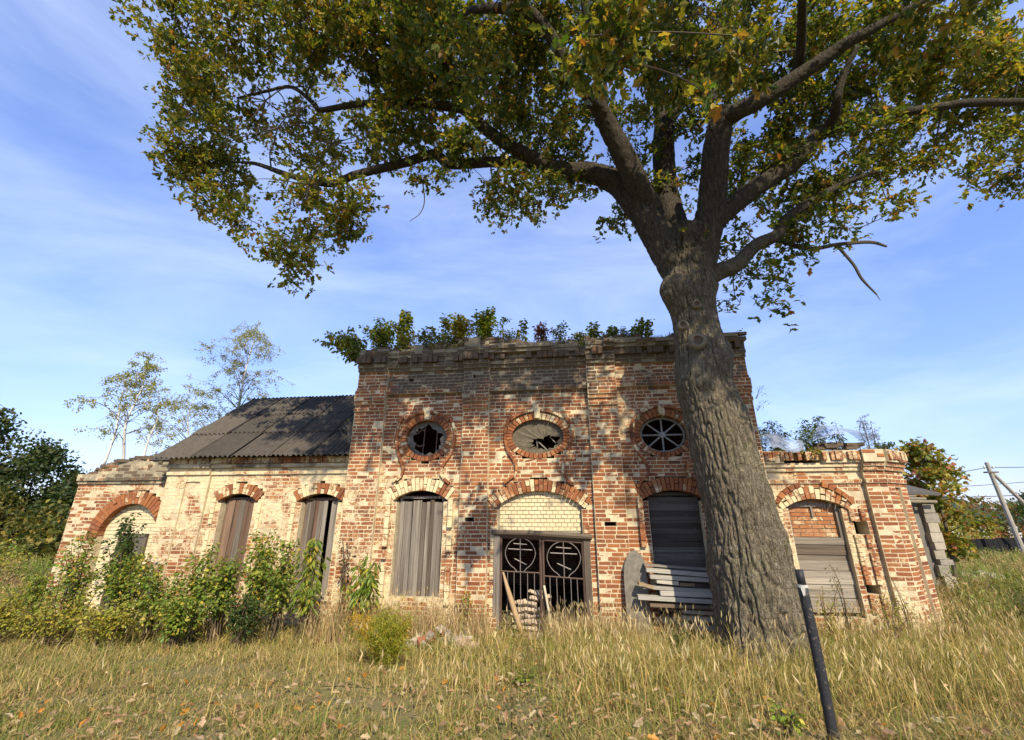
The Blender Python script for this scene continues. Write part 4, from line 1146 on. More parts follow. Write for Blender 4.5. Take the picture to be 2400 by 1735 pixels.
mb = MB(); tube(mb, [(3.55, .10, 4.19, .07), (3.55, .16, 4.19, .07)], 10, 1, (.33, .32, .28), False); mb.build('hub', M['plain'], spf)

# the iron gate
for bx_ in (((-.41, -.04, .0), (-.27, .10, 2.00)), ((1.585, -.04, .0), (1.72, .10, 1.93))):
    gf = MB(); gf.box(*bx_, (.30, .27, .21, 1)); gf.build('door_post', M['board_v'], church)
mb = MB(); tube(mb, [(-.46, -.06, 2.04, .055), (.6, -.07, 2.015, .06), (1.77, -.06, 1.945, .055)], 8, 4, (.34, .31, .25)); lo = mb.build('lintel_beam', M['board_h'], church)
mb = MB(); tube(mb, [(-.28, .0, 1.965, .03), (1.6, .0, 1.88, .03)], 4, 1, (.16, .11, .08), False); mb.build('lintel_rail', M['iron'], church)
RUST = (.135, .085, .062); GREYI = (.20, .17, .15)
def gate_leaf(s0, s1, z0, zmid, zt, cx, rx, d, dropz):
    y = -d
    mb = MB()
    def bar(p, q, r=.018, col=RUST):
        tube(mb, [(p[0], y, p[1], r), (q[0], y, q[1], r)], 4, 1, col, False)
    bar((s0, z0), (s0, zt), .026); bar((s1, z0 - dropz), (s1, zt - dropz), .026)
    bar((s0, zt), (s1, zt - dropz), .022); bar((s0, zmid), (s1, zmid - dropz), .016); bar((s0, z0), (s1, z0 - dropz), .02)
    leaf = mb.build('gate_leaf', M['iron'], church)
    for i in range(1, 6):
        t = i / 6; s = s0 + (s1 - s0) * t; r = .0085
        m2 = MB(); tube(m2, [(s, y, z0 - dropz * t, r), (s + random.uniform(-.01, .01), y, zmid - dropz * t, r)], 6, 1, GREYI, False)
        m2.build('bar', M['iron'], leaf)
    zc = (zmid + zt) / 2 - dropz * .5 + .02; rz = (zt - zmid) / 2 - .02
    pts = []
    for t in np.linspace(-PI / 2 + .45, 1.5 * PI - .45, 30):
        k = 1.0 - .12 * max(0, -math.sin(t))
        pts.append((cx + rx * k * math.cos(t), y, zc + rz * math.sin(t), .009))
    pts = [(cx + rx * .22, y, zmid - dropz * .5, .0105)] + pts + [(cx - rx * .22, y, zmid - dropz * .5, .0105)]
    m2 = MB(); tube(m2, pts, 6, 2, (.22, .19, .165)); m2.build('ring', M['iron'], leaf)
    m2 = MB()
    tube(m2, [(cx, y, zmid - dropz * .5, .0105), (cx, y, zt - dropz * .5, .0105)], 6, 1, GREYI, False)
    for z, hw, sl in ((zc + rz * .62, rx * .45, -.02), (zc + rz * .28, rx * .80, -.02), (zc - rz * .48, rx * .40, -.12)):
        tube(m2, [(cx - hw, y + .014, z - sl * .5, .011), (cx + hw, y + .014, z + sl * .5, .011)], 6, 1, (.33, .29, .25), False)
    m2.build('cross', M['iron'], leaf)
    return leaf
gl = gate_leaf(-.25, .63, .04, 1.235, 1.93, .185, .335, -.0, .03)
gl['label'] = 'left gate leaf with ring and three-barred cross'
gr_ = gate_leaf(.69, 1.56, .02, 1.15, 1.875, 1.14, .365, -.0, .05)
gr_['label'] = 'right gate leaf with ring and three-barred cross, hanging lower'

# ------------------------------------------------------------------ loose things at the walls
def cw(s, d, z):
    """church plan (along the front, out from the front, up) -> world"""
    return A([s * cy_ + d * sy_, 10.3 + s * sy_ - d * cy_, z])

def local_build(mb, name, mat, root, smooth=False):
    return mb.build(name, mat, root, smooth, origin=A(root.location))

o = cw(5.72, -.35, 4.55)
ins = thing('insulator', 'small white insulator on an iron hook by the tall corner of the main front', 'insulator', o)
mb = MB(); tube(mb, [(*(o + A([-.25, .05, -.1])), .012), (*(o + A([-.05, 0, -.12])), .012), (*(o + A([.02, 0, -.05])), .012), (*(o + A([.02, 0, .02])), .012)], 6, 3, (.08, .06, .05)); local_build(mb, 'hook', M['iron'], ins)
mb = MB(); tube(mb, [(*(o + A([.02, 0, .0])), .03), (*(o + A([.02, 0, .03])), .042), (*(o + A([.02, 0, .06])), .03), (*(o + A([.02, 0, .09])), .038), (*(o + A([.02, 0, .12])), .02)], 10, 2, (.6, .6, .58)); local_build(mb, 'cap', M['paint'], ins)

# round-topped grey slab leaning on the wall left of the planks
q = [(2.36, .05), (2.82, .05), (2.84, 1.2), (2.82, 1.5), (2.76, 1.62), (2.66, 1.70), (2.56, 1.68), (2.47, 1.58), (2.40, 1.42), (2.37, 1.2)]
nq = len(q)
mb = MB(); V = []
for off in (.32, .28):
    for s, z in q:
        V.append(cw(s, off - .10 * z / 1.7, z))
mb.add(V, [list(range(nq)), list(range(2 * nq - 1, nq - 1, -1))] + [[(i + 1) % nq, i, nq + i, nq + (i + 1) % nq] for i in range(nq)], (.215, .195, .155, 1))
base = cw(2.6, .3, .05)
tag(mb.build('leaning_slab', M['zinc'], None, origin=base), 'round-topped grey sheet leaning against the brick pilaster beside the plank stack', 'slab')

M['wood_attr'] = mat_attr('weathered_plank', .85, 1.0, .6, .0)
_nt = M['wood_attr'].node_tree
for _n in list(_nt.nodes):
    if _n.type == 'TEX_NOISE':
        _mp = _nt.nodes.new('ShaderNodeMapping'); _mp.inputs['Scale'].default_value = (2.0, 40, 40)
        _tc = _nt.nodes.new('ShaderNodeTexCoord')
        _nt.links.new(_tc.outputs['Object'], _mp.inputs['Vector']); _nt.links.new(_mp.outputs[0], _n.inputs['Vector'])
# stacked planks below the planked window
stack = [  # s0, z0, s1, z1, thickness, depth, tone label
    (2.78, 1.455, 4.6, 1.345, .035, .42, 'topmost thin dark plank of the stack below the planked window'),
    (2.80, 1.39, 4.6, 1.27, .075, .50, 'wide pale plank, second from the top of the stack by the oak'),
    (2.86, 1.27, 4.5, 1.20, .075, .52, 'pale plank third from the top of the stack by the oak'),
    (2.98, 1.185, 3.40, 1.15, .07, .50, 'short light plank end in the middle of the stack by the oak'),
    (3.42, 1.13, 3.70, 1.12, .06, .49, 'short brown wood block wedged in the plank stack'),
    (2.62, 1.13, 2.90, 1.06, .05, .56, 'short tan chip of wood poking left from the plank stack'),
    (2.70, 1.07, 4.5, 1.00, .06, .52, 'grey plank lying just below the tan chip in the stack'),
    (3.02, .985, 4.6, .955, .085, .55, 'broad white-grey plank in the middle of the stack by the oak'),
    (2.58, .90, 4.6, .83, .075, .58, 'long plank sticking out farthest left from the stack'),
    (2.80, .76, 4.5, .73, .06, .56, 'dark brown plank in the lower half of the stack'),
    (3.40, .66, 4.4, .62, .06, .55, 'thin tan plank low in the stack behind the grass'),
    (3.38, .56, 3.98, .54, .075, .58, 'short yellowish plank near the foot of the stack'),
    (3.36, .42, 4.0, .40, .08, .56, 'lowest short yellowish plank at the foot of the stack'),
]
for i, (s0, z0, s1, z1, th, d, lab) in enumerate(stack):
    mb = MB(); V = []
    w_ = random.uniform(.14, .2)
    for dd in (d, d - w_):
        V += [cw(s0, dd, z0 - th), cw(s1, dd, z1 - th), cw(s1, dd, z1), cw(s0, dd, z0)]
    tone = [tuple(.8 * v for v in t_) for t_ in [(.30, .27, .22), (.52, .48, .40), (.50, .46, .38), (.60, .55, .44), (.30, .20, .11), (.42, .30, .18), (.42, .39, .33), (.55, .51, .43), (.48, .45, .38), (.22, .16, .11), (.45, .36, .24), (.55, .46, .30), (.55, .46, .31)]][i]
    mb.add(V, [[0, 1, 2, 3], [7, 6, 5, 4], [0, 4, 5, 1], [1, 5, 6, 2], [2, 6, 7, 3], [3, 7, 4, 0]], tone)
    tag(mb.build('plank', M['wood_attr'], None, origin=cw((s0 + s1) / 2, d, z0 - th)), lab, 'plank', 'planks stacked below the window')
for k, (s_, h_) in enumerate(((3.1, .30), (3.95, .28))):
    mb = MB(); V = []
    for dd in (.62, .35):
        V += [cw(s_, dd, .02), cw(s_ + .16, dd, .02), cw(s_ + .16, dd, .02 + h_), cw(s_, dd, .02 + h_)]
    mb.add(V, [[0, 1, 2, 3], [7, 6, 5, 4], [0, 4, 5, 1], [1, 5, 6, 2], [2, 6, 7, 3], [3, 7, 4, 0]], (.16, .12, .09))
    tag(mb.build('support_block', M['plain'], None, origin=cw(s_, .5, .02)), ['dark wood block under the left end of the plank stack', 'dark wood block under the plank stack next to the oak'][k], 'block')

# firewood behind the left gate leaf
logs = []
for r_, (zr, n_) in enumerate(((.08, 5), (.20, 4), (.32, 5), (.44, 4), (.56, 4), (.67, 3), (.77, 2))):
    for k in range(n_):
        logs.append((.02 + .62 * (k + .5 * (r_ % 2) + .1) / 5 + (.07 * r_ if r_ > 4 else 0), zr, random.uniform(.05, .07)))
for i, (s_, z_, r_) in enumerate(logs):
    mb = MB()
    L0 = random.uniform(.17, .30)
    a_ = random.uniform(-.25, .25); k = random.choice((3, 4, 5))
    p0 = cw(s_ + .02 - L0 * .5, -.28 + random.uniform(-.08, .08), z_ + L0 * a_ * .5); p1_ = cw(s_ + .02 + L0 * .5, -.30 + random.uniform(-.1, .1), z_ - L0 * a_ * .5)
    t = random.uniform(.7, 1.15)
    tube(mb, [(*p0, r_ * .9), (*p1_, r_)], k, 1, (.46 * t, .36 * t, .25 * t), False)
    tag(mb.build('firewood_log', M['plain'], None, origin=(p0 + p1_) / 2), 'split firewood log in the pile behind the left gate leaf', 'log', 'firewood behind the gate')
def pole(name, lab, pts, col, sides=7, cat='pole'):
    mb = MB(); tube(mb, pts, sides, 4, col)
    return tag(mb.build(name, M['plain'], None, smooth=True, origin=pts[0][:3]), lab, cat)
pole('leaning_board', 'tan slab of bark leaning inside the left gate leaf over the firewood', [(*cw(.22, .10, .06), .05), (*cw(.02, .09, .6), .06), (*cw(-.12, .07, 1.0), .04), (*cw(-.19, .05, 1.22), .02)], (.42, .29, .16), 6, 'board')
pole('leaning_pole', 'pale debarked pole leaning on the middle of the iron gate', [(*cw(.86, .28, .02), .022), (*cw(.79, .16, .5), .024), (*cw(.70, .06, .97), .028)], (.52, .44, .31))
pole('lying_pole', 'pale pole lying on the ground in front of the right gate leaf', [(*cw(.92, .25, .13), .024), (*cw(1.4, .26, .12), .025), (*cw(1.98, .27, .10), .022)], (.50, .46, .36))
mb = MB(); V = []
for dd in (.22, .02):
    V += [cw(.10, dd, .0), cw(.66, dd, -.01), cw(.66, dd, .08), cw(.10, dd, .09)]
mb.add(V, [[0, 1, 2, 3], [7, 6, 5, 4], [0, 4, 5, 1], [1, 5, 6, 2], [2, 6, 7, 3], [3, 7, 4, 0]], (.36, .27, .19))
tag(mb.build('threshold_board', M['plain'], None, origin=cw(.38, .12, 0)), 'brown board on the ground as threshold of the left gate leaf', 'board')

# rubble heap left of the gate
def rock(c, r, col, squash=.7, seed=0):
    rr = np.random.default_rng(seed)
    n, mseg = 8, 5
    V = [(0, 0, 1)]
    for i in range(1, mseg):
        ph = PI * i / mseg
        for j in range(n):
            V.append((math.sin(ph) * math.cos(2 * PI * j / n), math.sin(ph) * math.sin(2 * PI * j / n), math.cos(ph)))
    V.append((0, 0, -1))
    V = A(V); V = np.sign(V) * np.abs(V) ** .75
    V *= (.75 + .5 * rr.random((len(V), 1))) * A([rr.uniform(.8, 1.5), rr.uniform(.7, 1.1), squash])
    a = rr.uniform(0, 6); R3 = A([[math.cos(a), -math.sin(a), 0], [math.sin(a), math.cos(a), 0], [0, 0, 1]])
    V = V @ R3.T * r + A(c)
    F = []
    for j in range(n): F.append([0, 1 + j, 1 + (j + 1) % n])
    mb = MB()
    f4 = []
    for i in range(mseg - 2):
        for j in range(n): f4.append([1 + i * n + j, 1 + (i + 1) * n + j, 1 + (i + 1) * n + (j + 1) % n, 1 + i * n + (j + 1) % n])
    last = 1 + (mseg - 1) * n
    f3 = F + [[last, last - n + (j + 1) % n, last - n + j] for j in range(n)]
    mb.add(V, [np.asarray(f3), np.asarray(f4)], col)
    return mb
for i in range(30):
    t = i / 29
    X = -2.05 + 1.35 * ((i * .618) % 1.0) ; Y = 9.25 + random.uniform(-.3, .25)
    hz = .24 * math.exp(-((X + 1.35) / .55) ** 2)
    r = random.uniform(.055, .125)
    z = float(zg(X, Y)) + random.uniform(.0, 1) * hz + .05
    white = random.random() < .55
    col = (.44, .37, .28, 1) if white else random.choice([(.34, .12, .07, 1), (.42, .30, .22, 1), (.30, .25, .20, 1)])
    tag(rock((X, Y, z), r, col, .75, 500 + i).build('rubble_stone', M['stone'], None, origin=(X, Y, z)),
        'pale plaster lump in the rubble heap left of the gate' if white else 'broken brick in the rubble heap left of the gate', 'stone', 'rubble heap left of the gate' + (' pale' if white else ' brick'))
for i in range(16):
    X = 9.2 + random.uniform(-.9, 1.3); Y = 9.0 + random.uniform(-.5, .9); z = float(zg(X, Y)) + .05
    tag(rock((X, Y, z), random.uniform(.05, .12), (.42, .36, .28, 1), .7, 700 + i).build('rubble_stone', M['stone'], None, origin=(X, Y, z)), 'grey-tan stone in the rubble at the foot of the angled right corner', 'stone', 'rubble at the right corner')

# black post
px_, py_ = 2.63, 4.27
zb = float(zg(px_, py_))
post = thing('metal_post', 'black painted round metal post standing in the dry grass in front of the oak', 'post', (px_, py_, zb))
mb = MB(); tube(mb, [(px_, py_, zb - .05, .041), (px_, py_, zb + .6, .042), (px_ - .012, py_, 1.80, .041)], 16, 6, (.016, .017, .020)); local_build(mb, 'pipe', M['post'], post, True)
mb = MB(); tube(mb, [(px_ - .012, py_, 1.80, .034), (px_ - .014, py_, 1.93, .034)], 16, 2, (.022, .022, .024), False); local_build(mb, 'sleeve', M['post'], post, True)
mb = MB(); tube(mb, [(px_ - .012, py_, 1.785, .044), (px_ - .012, py_, 1.808, .043)], 16, 2, (.5, .48, .42), False)
mb.add([(px_ - .05, py_ - .03, 1.79), (px_ - .02, py_ - .048, 1.79), (px_ - .03, py_ - .05, 1.73), (px_ - .045, py_ - .044, 1.72)], [[0, 1, 2, 3]], (.5, .48, .42)); local_build(mb, 'torn_tape', M['plain'], post)

# plastic sheets on the right wing roof
def drape(name, lab, pts_fn, nu, nv, seed):
    rr = np.random.default_rng(seed)
    V = []
    for i in range(nu):
        for j in range(nv):
            V.append(pts_fn(i / (nu - 1), j / (nv - 1)))
    V = A(V)
    V += (fbm(V * 5.0, 3, seed)[:, None] - .5) * .16 * A([.3, .8, .8]) + (np.abs(fbm(V * 11.0, 3, seed + 3) - .5)[:, None]) * .10
    idx = np.arange(nu * nv).reshape(nu, nv)
    mb = MB(); mb.add(V, [np.stack([idx[:-1, :-1], idx[1:, :-1], idx[1:, 1:], idx[:-1, 1:]], -1).reshape(-1, 4)], (.8, .82, .84))
    return tag(mb.build(name, M['plastic'], None, True, origin=V.mean(0)), lab, 'plastic sheet')
m, nt, b, out = new_mat('clear_plastic')
b.inputs['Base Color'].default_value = (.48, .50, .50, 1); b.inputs['Roughness'].default_value = .22
b.inputs['Transmission Weight'].default_value = .35; b.inputs['Specular IOR Level'].default_value = .6; b.inputs['IOR'].default_value = 1.3
tp = nt.nodes.new('ShaderNodeBsdfTransparent'); mx = nt.nodes.new('ShaderNodeMixShader'); mx.inputs[0].default_value = .52
nt.links.new(b.outputs[0], mx.inputs[1]); nt.links.new(tp.outputs[0], mx.inputs[2]); nt.links.new(mx.outputs[0], out.inputs['Surface'])
M['plastic'] = m
def s1(u, v):
    s = 5.75 + 1.0 * u * (1 - .35 * v) + .12 * v; z = 4.15 - .55 * v * (1 - .9 * abs(u - .42)); d = -.45 + .5 * v
    return cw(s, d, z + .10 * math.sin(u * 5))
drape('plastic_sheet', 'crumpled clear plastic sheet hanging over the wall top next to the oak trunk', s1, 26, 22, 5)
def s2(u, v):
    s = 6.95 + 1.35 * u; z = 4.00 + .42 * math.sin(PI * min(1, u * 1.0)) * (1 - .75 * v) + .05; d = -.9 + .75 * v
    return cw(s, d, z)
drape('plastic_sheet', 'clear plastic sheet humped over the top of the right wing', s2, 30, 20, 9)

# ------------------------------------------------------------------ the oak
oak_base = A([4.23, 8.2, float(zg(4.23, 8.2))])
oak = thing('oak_tree', 'huge old oak with furrowed grey-brown bark leaning in front of the church', 'tree', oak_base)
def bark_disp(V, r):
    w = fbm(V * A([2.2, 2.2, 1.2]), 3, 4)
    Q = V * A([12.5, 12.5, 3.4]) + (w[:, None] - .5) * A([3.0, 3.0, 1.5])
    n1 = vnoise(Q, 21); n2 = vnoise(Q * 2.1 + 5.3, 22)
    ridge = -np.exp(-(np.abs(n1 - .5) / .085) ** 2) * .8 - np.exp(-(np.abs(n2 - .5) / .09) ** 2) * .35 + (vnoise(Q * 4.3, 25) - .5) * .25
    lump = fbm(V * 1.3, 3, 31) - .5
    k = np.clip(r / .6, .12, 1.15)
    return (ridge + .4) * .056 * k + lump * .13 * k * (r > .3)
TR = [(x, y, z, r * (.90 if z < 2.2 else .845)) for x, y, z, r in TRUNK]
mb = MB()
def trunk_disp(V, r):
    d = bark_disp(V, r)
    ang = np.arctan2(V[:, 1] - 8.2, V[:, 0] - 4.2)
    flare = np.clip((1.1 - V[:, 2]) / 1.1, 0, 1) ** 1.6
    d += flare * (.16 + .17 * np.sin(ang * 5 + 1.0) + .07 * np.sin(ang * 9))
    # burls
    for c_, rad, amp in (((3.32, 8.0, 6.92), .34, .30), ((4.40, 8.1, 7.1), .25, .13), ((3.35, 7.75, 4.95), .36, .12), ((4.45, 7.9, 5.6), .4, .08)):
        q = np.linalg.norm(V - A(c_), axis=1) / rad
        d += amp * np.exp(-q * q * 1.2)
    return d
tube(mb, TR, 320, 24, (.2, .17, .12), True, trunk_disp)
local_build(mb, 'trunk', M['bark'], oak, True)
for k, P in LIMBS.items():
    mb = MB()
    r0 = max(p[3] for p in P)
    sides = 150 if r0 > .3 else (64 if r0 > .15 else 28)
    tube(mb, P, sides, 24 if r0 > .3 else 12, (.2, .17, .12), True, bark_disp)
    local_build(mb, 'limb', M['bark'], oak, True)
db = MB()
for k in ('dead', 'dead2'):
    tube(db, DEAD[k], 7, 5, (.085, .07, .055))
P = DEAD['dead2']
for i in range(1, 4):
    p = A(P[i][:3]); tube(db, [(*p, .012), (*(p + A([.05, 0, -.16])), .006)], 5, 1, (.085, .07, .055), False)
p = A(DEAD['dead'][2][:3]); tube(db, [(*p, .03), (*(p + A([.06, 0, -.14])), .015)], 5, 1, (.085, .07, .055), False)
o = local_build(db, 'dead_branch', M['twig'], oak); o['label'] = 'bare dead branch forking towards the lower right'
# pruning scars
for c_, r_ in (((3.593 + .14, 7.74, 6.44), .065), ((3.40, 7.75, 5.98), .075), ((3.60, 7.64, 5.60), .11)):
    mb = MB(); n = 28
    th = np.linspace(0, 2 * PI, n, endpoint=False)
    axis = unit(A([[-.25, -1, -.05]]))[0]; u = unit(np.cross(axis, A([0, 0, 1]))[None])[0]; w = np.cross(u, axis)
    rings = [(1.6, -.03), (1.3, .025), (1.05, .05), (.86, .045), (.78, .02), (.4, .01), (.0, .012)]
    V = []
    for f_, h_ in rings:
        for t in th:
            V.append(A(c_) + axis * h_ + r_ * f_ * (math.cos(t) * u + math.sin(t) * w) * (1 + .05 * math.sin(3 * t + r_ * 50)))
    idx = np.arange(n * len(rings)).reshape(len(rings), n)
    F = np.stack([idx[:-1], np.roll(idx[:-1], -1, 1), np.roll(idx[1:], -1, 1), idx[1:]], -1).reshape(-1, 4)
    colr = np.vstack([np.tile([.14, .115, .08, 1], (n, 1)), np.tile([.20, .165, .115, 1], (3 * n, 1)), np.tile([.12, .085, .06, 1], (3 * n, 1))])
    mb.add(V, [F], colr)
    local_build(mb, 'pruning_scar', M['stone'], oak, True)

# foliage: rosettes of leaves round the twig ends of each bough
OAKPAL = [(6.5, (.062, .098, .016)), (3.6, (.115, .14, .02)), (1.9, (.24, .205, .028)), (.9, (.28, .17, .03)), (.3, (.32, .13, .03))]
EDGE = [(3, (.11, .14, .02)), (4, (.22, .21, .03)), (2.2, (.34, .27, .04)), (1.0, (.34, .19, .04))]
NODES = []
for k, P in LIMBS.items():
    R = resample(P, 5)
    for p in R[len(R) // 4:]:
        NODES.append(p)
NODES = A(NODES)
crown = MB(); twigs = MB()
nleaf_total = 0
extra = []
er = np.random.default_rng(77)
for i in range(46):       # unseen crown over the camera, added to shade the upper front and limbs
    x = er.uniform(-2.5, 9.0); y = er.uniform(-1.0, 5.0)
    z = 4.7 + .82 * (10 - y) + er.uniform(.2, 2.6)
    extra.append((x, y, z, 1.25, .9, 1.1))
for i in range(15):       # lower unseen leaf masses, added sunward to shade the trunk and wall beside it
    x = er.uniform(3.8, 8.0); y = er.uniform(-1.5, 3.0)
    z = 3.3 + .82 * (10 - y) + er.uniform(0, 2.2)
    extra.append((x, y, z, 1.1, .8, 1.2))
for i in range(26):       # upper crown above the picture
    a = er.uniform(0, 2 * PI); rad = er.uniform(0, 1) ** .5
    x = 3.2 + 6.6 * rad * math.cos(a); y = 8.6 + 4.6 * rad * math.sin(a)
    z = 12.8 + 2.6 * (1 - rad ** 2) + er.uniform(-.5, .5)
    if y < 6: z += .8
    if x > 7.6 and y < 8.5: continue
    extra.append((x, y, z, 1.25, 1.0, .55))
allb = [(i, b_) for i, b_ in enumerate(list(BLOBS) + extra)]
allb.sort(key=lambda t: np.min(np.linalg.norm(NODES[:, :3] - A(t[1][:3]), axis=1)))
for bi, (bx, by, bz, rx, rz, den) in allb:
    near = by < 4.2
    ry = max(.35, min(1.1, (rx + rz) * .6))
    area_px = PI * rx * rz
    dist = math.hypot(bx, by, bz - EYE)
    lsize = .135
    n = int(den * area_px * 680 * (1.0 if bi < len(BLOBS) else .30))
    nros = max(6, n // 6)
    nsub = max(3, int(nros / 15))
    C = A([bx, by, bz])
    d_ = RG.normal(size=(nsub, 3)); d_ = unit(d_) * (RG.uniform(0, 1, (nsub, 1)) ** .4)
    S = C + d_ * A([rx, ry, rz]) * .95
    # twigs: nearest limb node -> blob centre -> sub-centres
    dn = np.linalg.norm(NODES[:, :3] - C, axis=1) + np.maximum(0, NODES[:, 2] - bz - .2) * .3
    q = NODES[np.argmin(dn)]
    wood = (.075, .062, .048)
    r0 = min(q[3] * .5, .024)
    L_ = np.linalg.norm(q[:3] - C)
    if L_ < 3.2:
        midp = (q[:3] + C) / 2 + RG.normal(size=3) * .12 * L_ * .6 + A([0, 0, .08 * L_])
        tube(twigs, [(*q[:3], max(.012, r0)), (*midp, max(.010, r0 * .7)), (*C, .010)], 5, 4, wood)
        path = resample([(*q[:3], max(.012, r0)), (*midp, .012), (*C, .012)], 4)
        NODES = np.vstack([NODES, path[3:]])
        for s in S:
            pn = path[np.argmin(np.linalg.norm(path[:, :3] - s, axis=1) + RG.uniform(0, .12, len(path)))]
            mm = (pn[:3] + s) / 2 + RG.normal(size=3) * .07
            tube(twigs, [(*pn[:3], .009), (*mm, .0065), (*s, .004)], 4, 3, wood, cap=False)
    k = RG.integers(0, nsub, nros)
    spread = .185 if den > .55 else .17
    Rp = S[k] + RG.normal(size=(nros, 3)) * spread * A([1, 1, .8])
    od = unit(Rp - C + RG.normal(size=(nros, 3)) * .25 + A([0, 0, .15]))
    m_ = RG.integers(5, 8, nros)
    pid = np.repeat(np.arange(nros), m_)
    P0 = Rp[pid] + RG.normal(size=(len(pid), 3)) * .035
    D0 = od[pid] * .7 + RG.normal(size=(len(pid), 3)) * .75
    sz = lsize * RG.uniform(.5, 1.3, len(pid)) * np.repeat(RG.uniform(.8, 1.2, nros), m_)
    edge = bx < -2.6 or near or bx > 9
    mixp = RG.random(len(pid)) < (.6 if edge else .22)
    col = np.where(mixp[:, None], pick_col(len(pid), EDGE, .22), pick_col(len(pid), OAKPAL, .22))
    shade = RG.uniform(.85, 1.15)
    leaves(crown, P0, D0, sz, col * shade, 'oak', 1.0, .16, .22)
    nleaf_total += len(pid)
print('oak leaves', nleaf_total)
tube(twigs, DEAD['tw'], 4, 4, (.07, .06, .05))
# bare tangled twigs in the gaps of the left boughs
for (x, y, z) in ((-4.2, 6.3, 9.9), (-4.6, 6.4, 9.6), (-3.6, 6.6, 9.4), (-4.9, 6.3, 10.2), (-3.9, 6.6, 8.4)):
    for i in range(9):
        a = RG.normal(size=3) * A([.7, .3, .35]); p = A([x, y, z])
        tube(twigs, [(*p, .014), (*(p + a * .5 + RG.normal(size=3) * .1), .009), (*(p + a + RG.normal(size=3) * .12), .003)], 4, 4, (.10, .082, .06), cap=False)
local_build(twigs, 'twigs', M['twig'], oak)
o = local_build(crown, 'crown', M['oak_leaf'], oak); o['label'] = 'spreading green crown turning yellow-brown at its edges'

# ------------------------------------------------------------------ shrubs and weeds
GREEN = [(4.5, (.14, .21, .028)), (3, (.22, .28, .038)), (1.8, (.36, .34, .05)), (.7, (.52, .39, .05))]
YGREEN = [(3, (.22, .25, .035)), (3, (.37, .33, .05)), (1.5, (.48, .37, .055))]
DGREEN = [(5, (.045, .085, .018)), (2.5, (.08, .12, .022)), (.8, (.18, .16, .03))]
AUTUMN = [(3, (.12, .13, .025)), (2.5, (.30, .20, .035)), (2, (.34, .13, .05)), (1.2, (.30, .09, .06))]
RED = [(3, (.22, .06, .04)), (2, (.16, .10, .03)), (1.5, (.10, .11, .025))]
DRY = [(4, (.30, .22, .11)), (2, (.22, .15, .08)), (1, (.16, .15, .05))]

def shrub(name, lab, cat, base, h, w, nst, nl, size, shape='ovate', pal=GREEN, group=None, stem=(.10, .075, .045), droop=.3, lean=(0, 0), r0=.012, low=.25, side=True, up=1.0, dz=0.0):
    base = A(base)
    root = thing(name, lab, cat, base, 0, group)
    sm = MB(); lf = MB()
    for i in range(nst):
        a = RG.uniform(0, 2 * PI); sp = RG.uniform(.1, 1.0) * w / 2
        tip = base + A([math.cos(a) * sp + lean[0] * h, math.sin(a) * sp * .8 + lean[1] * h, h * RG.uniform(.62, 1.03) * (1 - .25 * (sp / (w / 2)) ** 2)])
        b0 = base + A([math.cos(a), math.sin(a), 0]) * sp * .35
        mid = (b0 + tip) / 2 + A([math.cos(a), math.sin(a), 0]) * (-.06 * h) + RG.normal(size=3) * .03 * h + A([0, 0, .10 * h])
        P = resample([(*b0, r0), (*mid, r0 * .7), (*tip, r0 * .3)], 6)
        tube(sm, P, 5, 1, stem, False, cap=False)
        nn = nl // nst
        t = RG.uniform(low, 1.02, nn) ** .85
        ii = np.clip(t, 0, 1) * (len(P) - 1)
        i0 = np.clip(np.floor(ii).astype(int), 0, len(P) - 2); f_ = (ii - i0)[:, None]
        pos_ = P[i0, :3] * (1 - f_) + P[i0 + 1, :3] * f_
        ang = RG.uniform(0, 2 * PI, nn)
        out_ = np.stack([np.cos(ang), np.sin(ang), RG.uniform(-.7, .5, nn) - droop], 1)
        rad = (RG.uniform(0, 1, nn) ** .7 * (.10 + .22 * w / max(1, nst ** .5)) * (1.15 - .6 * np.clip(t, 0, 1)))[:, None] if side else .01
        pos_ = pos_ + unit(out_ * A([1, 1, .5])) * rad
        leaves(lf, pos_, out_, size * RG.uniform(.55, 1.2, nn), pick_col(nn, pal, .25), shape, up)
    o1 = local_build(sm, 'stems', M['stem'], root); o2 = local_build(lf, 'foliage', M['leaf'], root)
    return root

def gz(x, y): return float(zg(x, y))
# thicket along the left wing
thick = [
    (-10.3, 10.3, 1.30, 1.5, GREEN, 'yellow-green weed bush at the far left corner below the big arch', .075),
    (-9.35, 10.1, 1.75, 1.3, GREEN, 'green bush covering the left foot of the big brick arch', .085),
    (-8.55, 10.2, 2.10, 1.0, DGREEN, 'tall dark green bush in front of the small arch door', .10),
    (-8.0, 9.9, 1.55, 1.1, GREEN, 'leafy bush between the big arch and the brown boarded window', .095),
    (-7.2, 9.7, 1.25, 1.1, GREEN, 'low bright green bush left of the brown boarded window', .09),
    (-6.55, 9.95, 1.55, 1.0, GREEN, 'upright leafy bush in front of the brown boarded window', .095),
    (-5.9, 9.7, 1.55, 1.1, GREEN, 'bushy green shrub between the two left wing windows', .10),
    (-5.35, 10.0, 1.85, .9, GREEN, 'tall green shrub left below the gapped boarded window', .10),
    (-4.75, 9.75, 1.65, 1.0, GREEN, 'dense green shrub under the gapped boarded window', .10),
    (-9.9, 9.4, .8, 1.4, YGREEN, 'low yellowing weed clump at the left edge of the thicket', .07),
    (-8.6, 9.2, .85, 1.3, YGREEN, 'yellow-green weed clump in front of the tall dark bush', .075),
    (-7.4, 9.0, .75, 1.3, YGREEN, 'yellow-leaved weed clump before the middle of the thicket', .08),
    (-6.2, 9.0, .85, 1.2, GREEN, 'low leafy clump with yellow leaves in the front of the thicket', .09),
    (-5.1, 9.1, .9, 1.1, DGREEN, 'dark low clump at the right front of the thicket', .07),
]
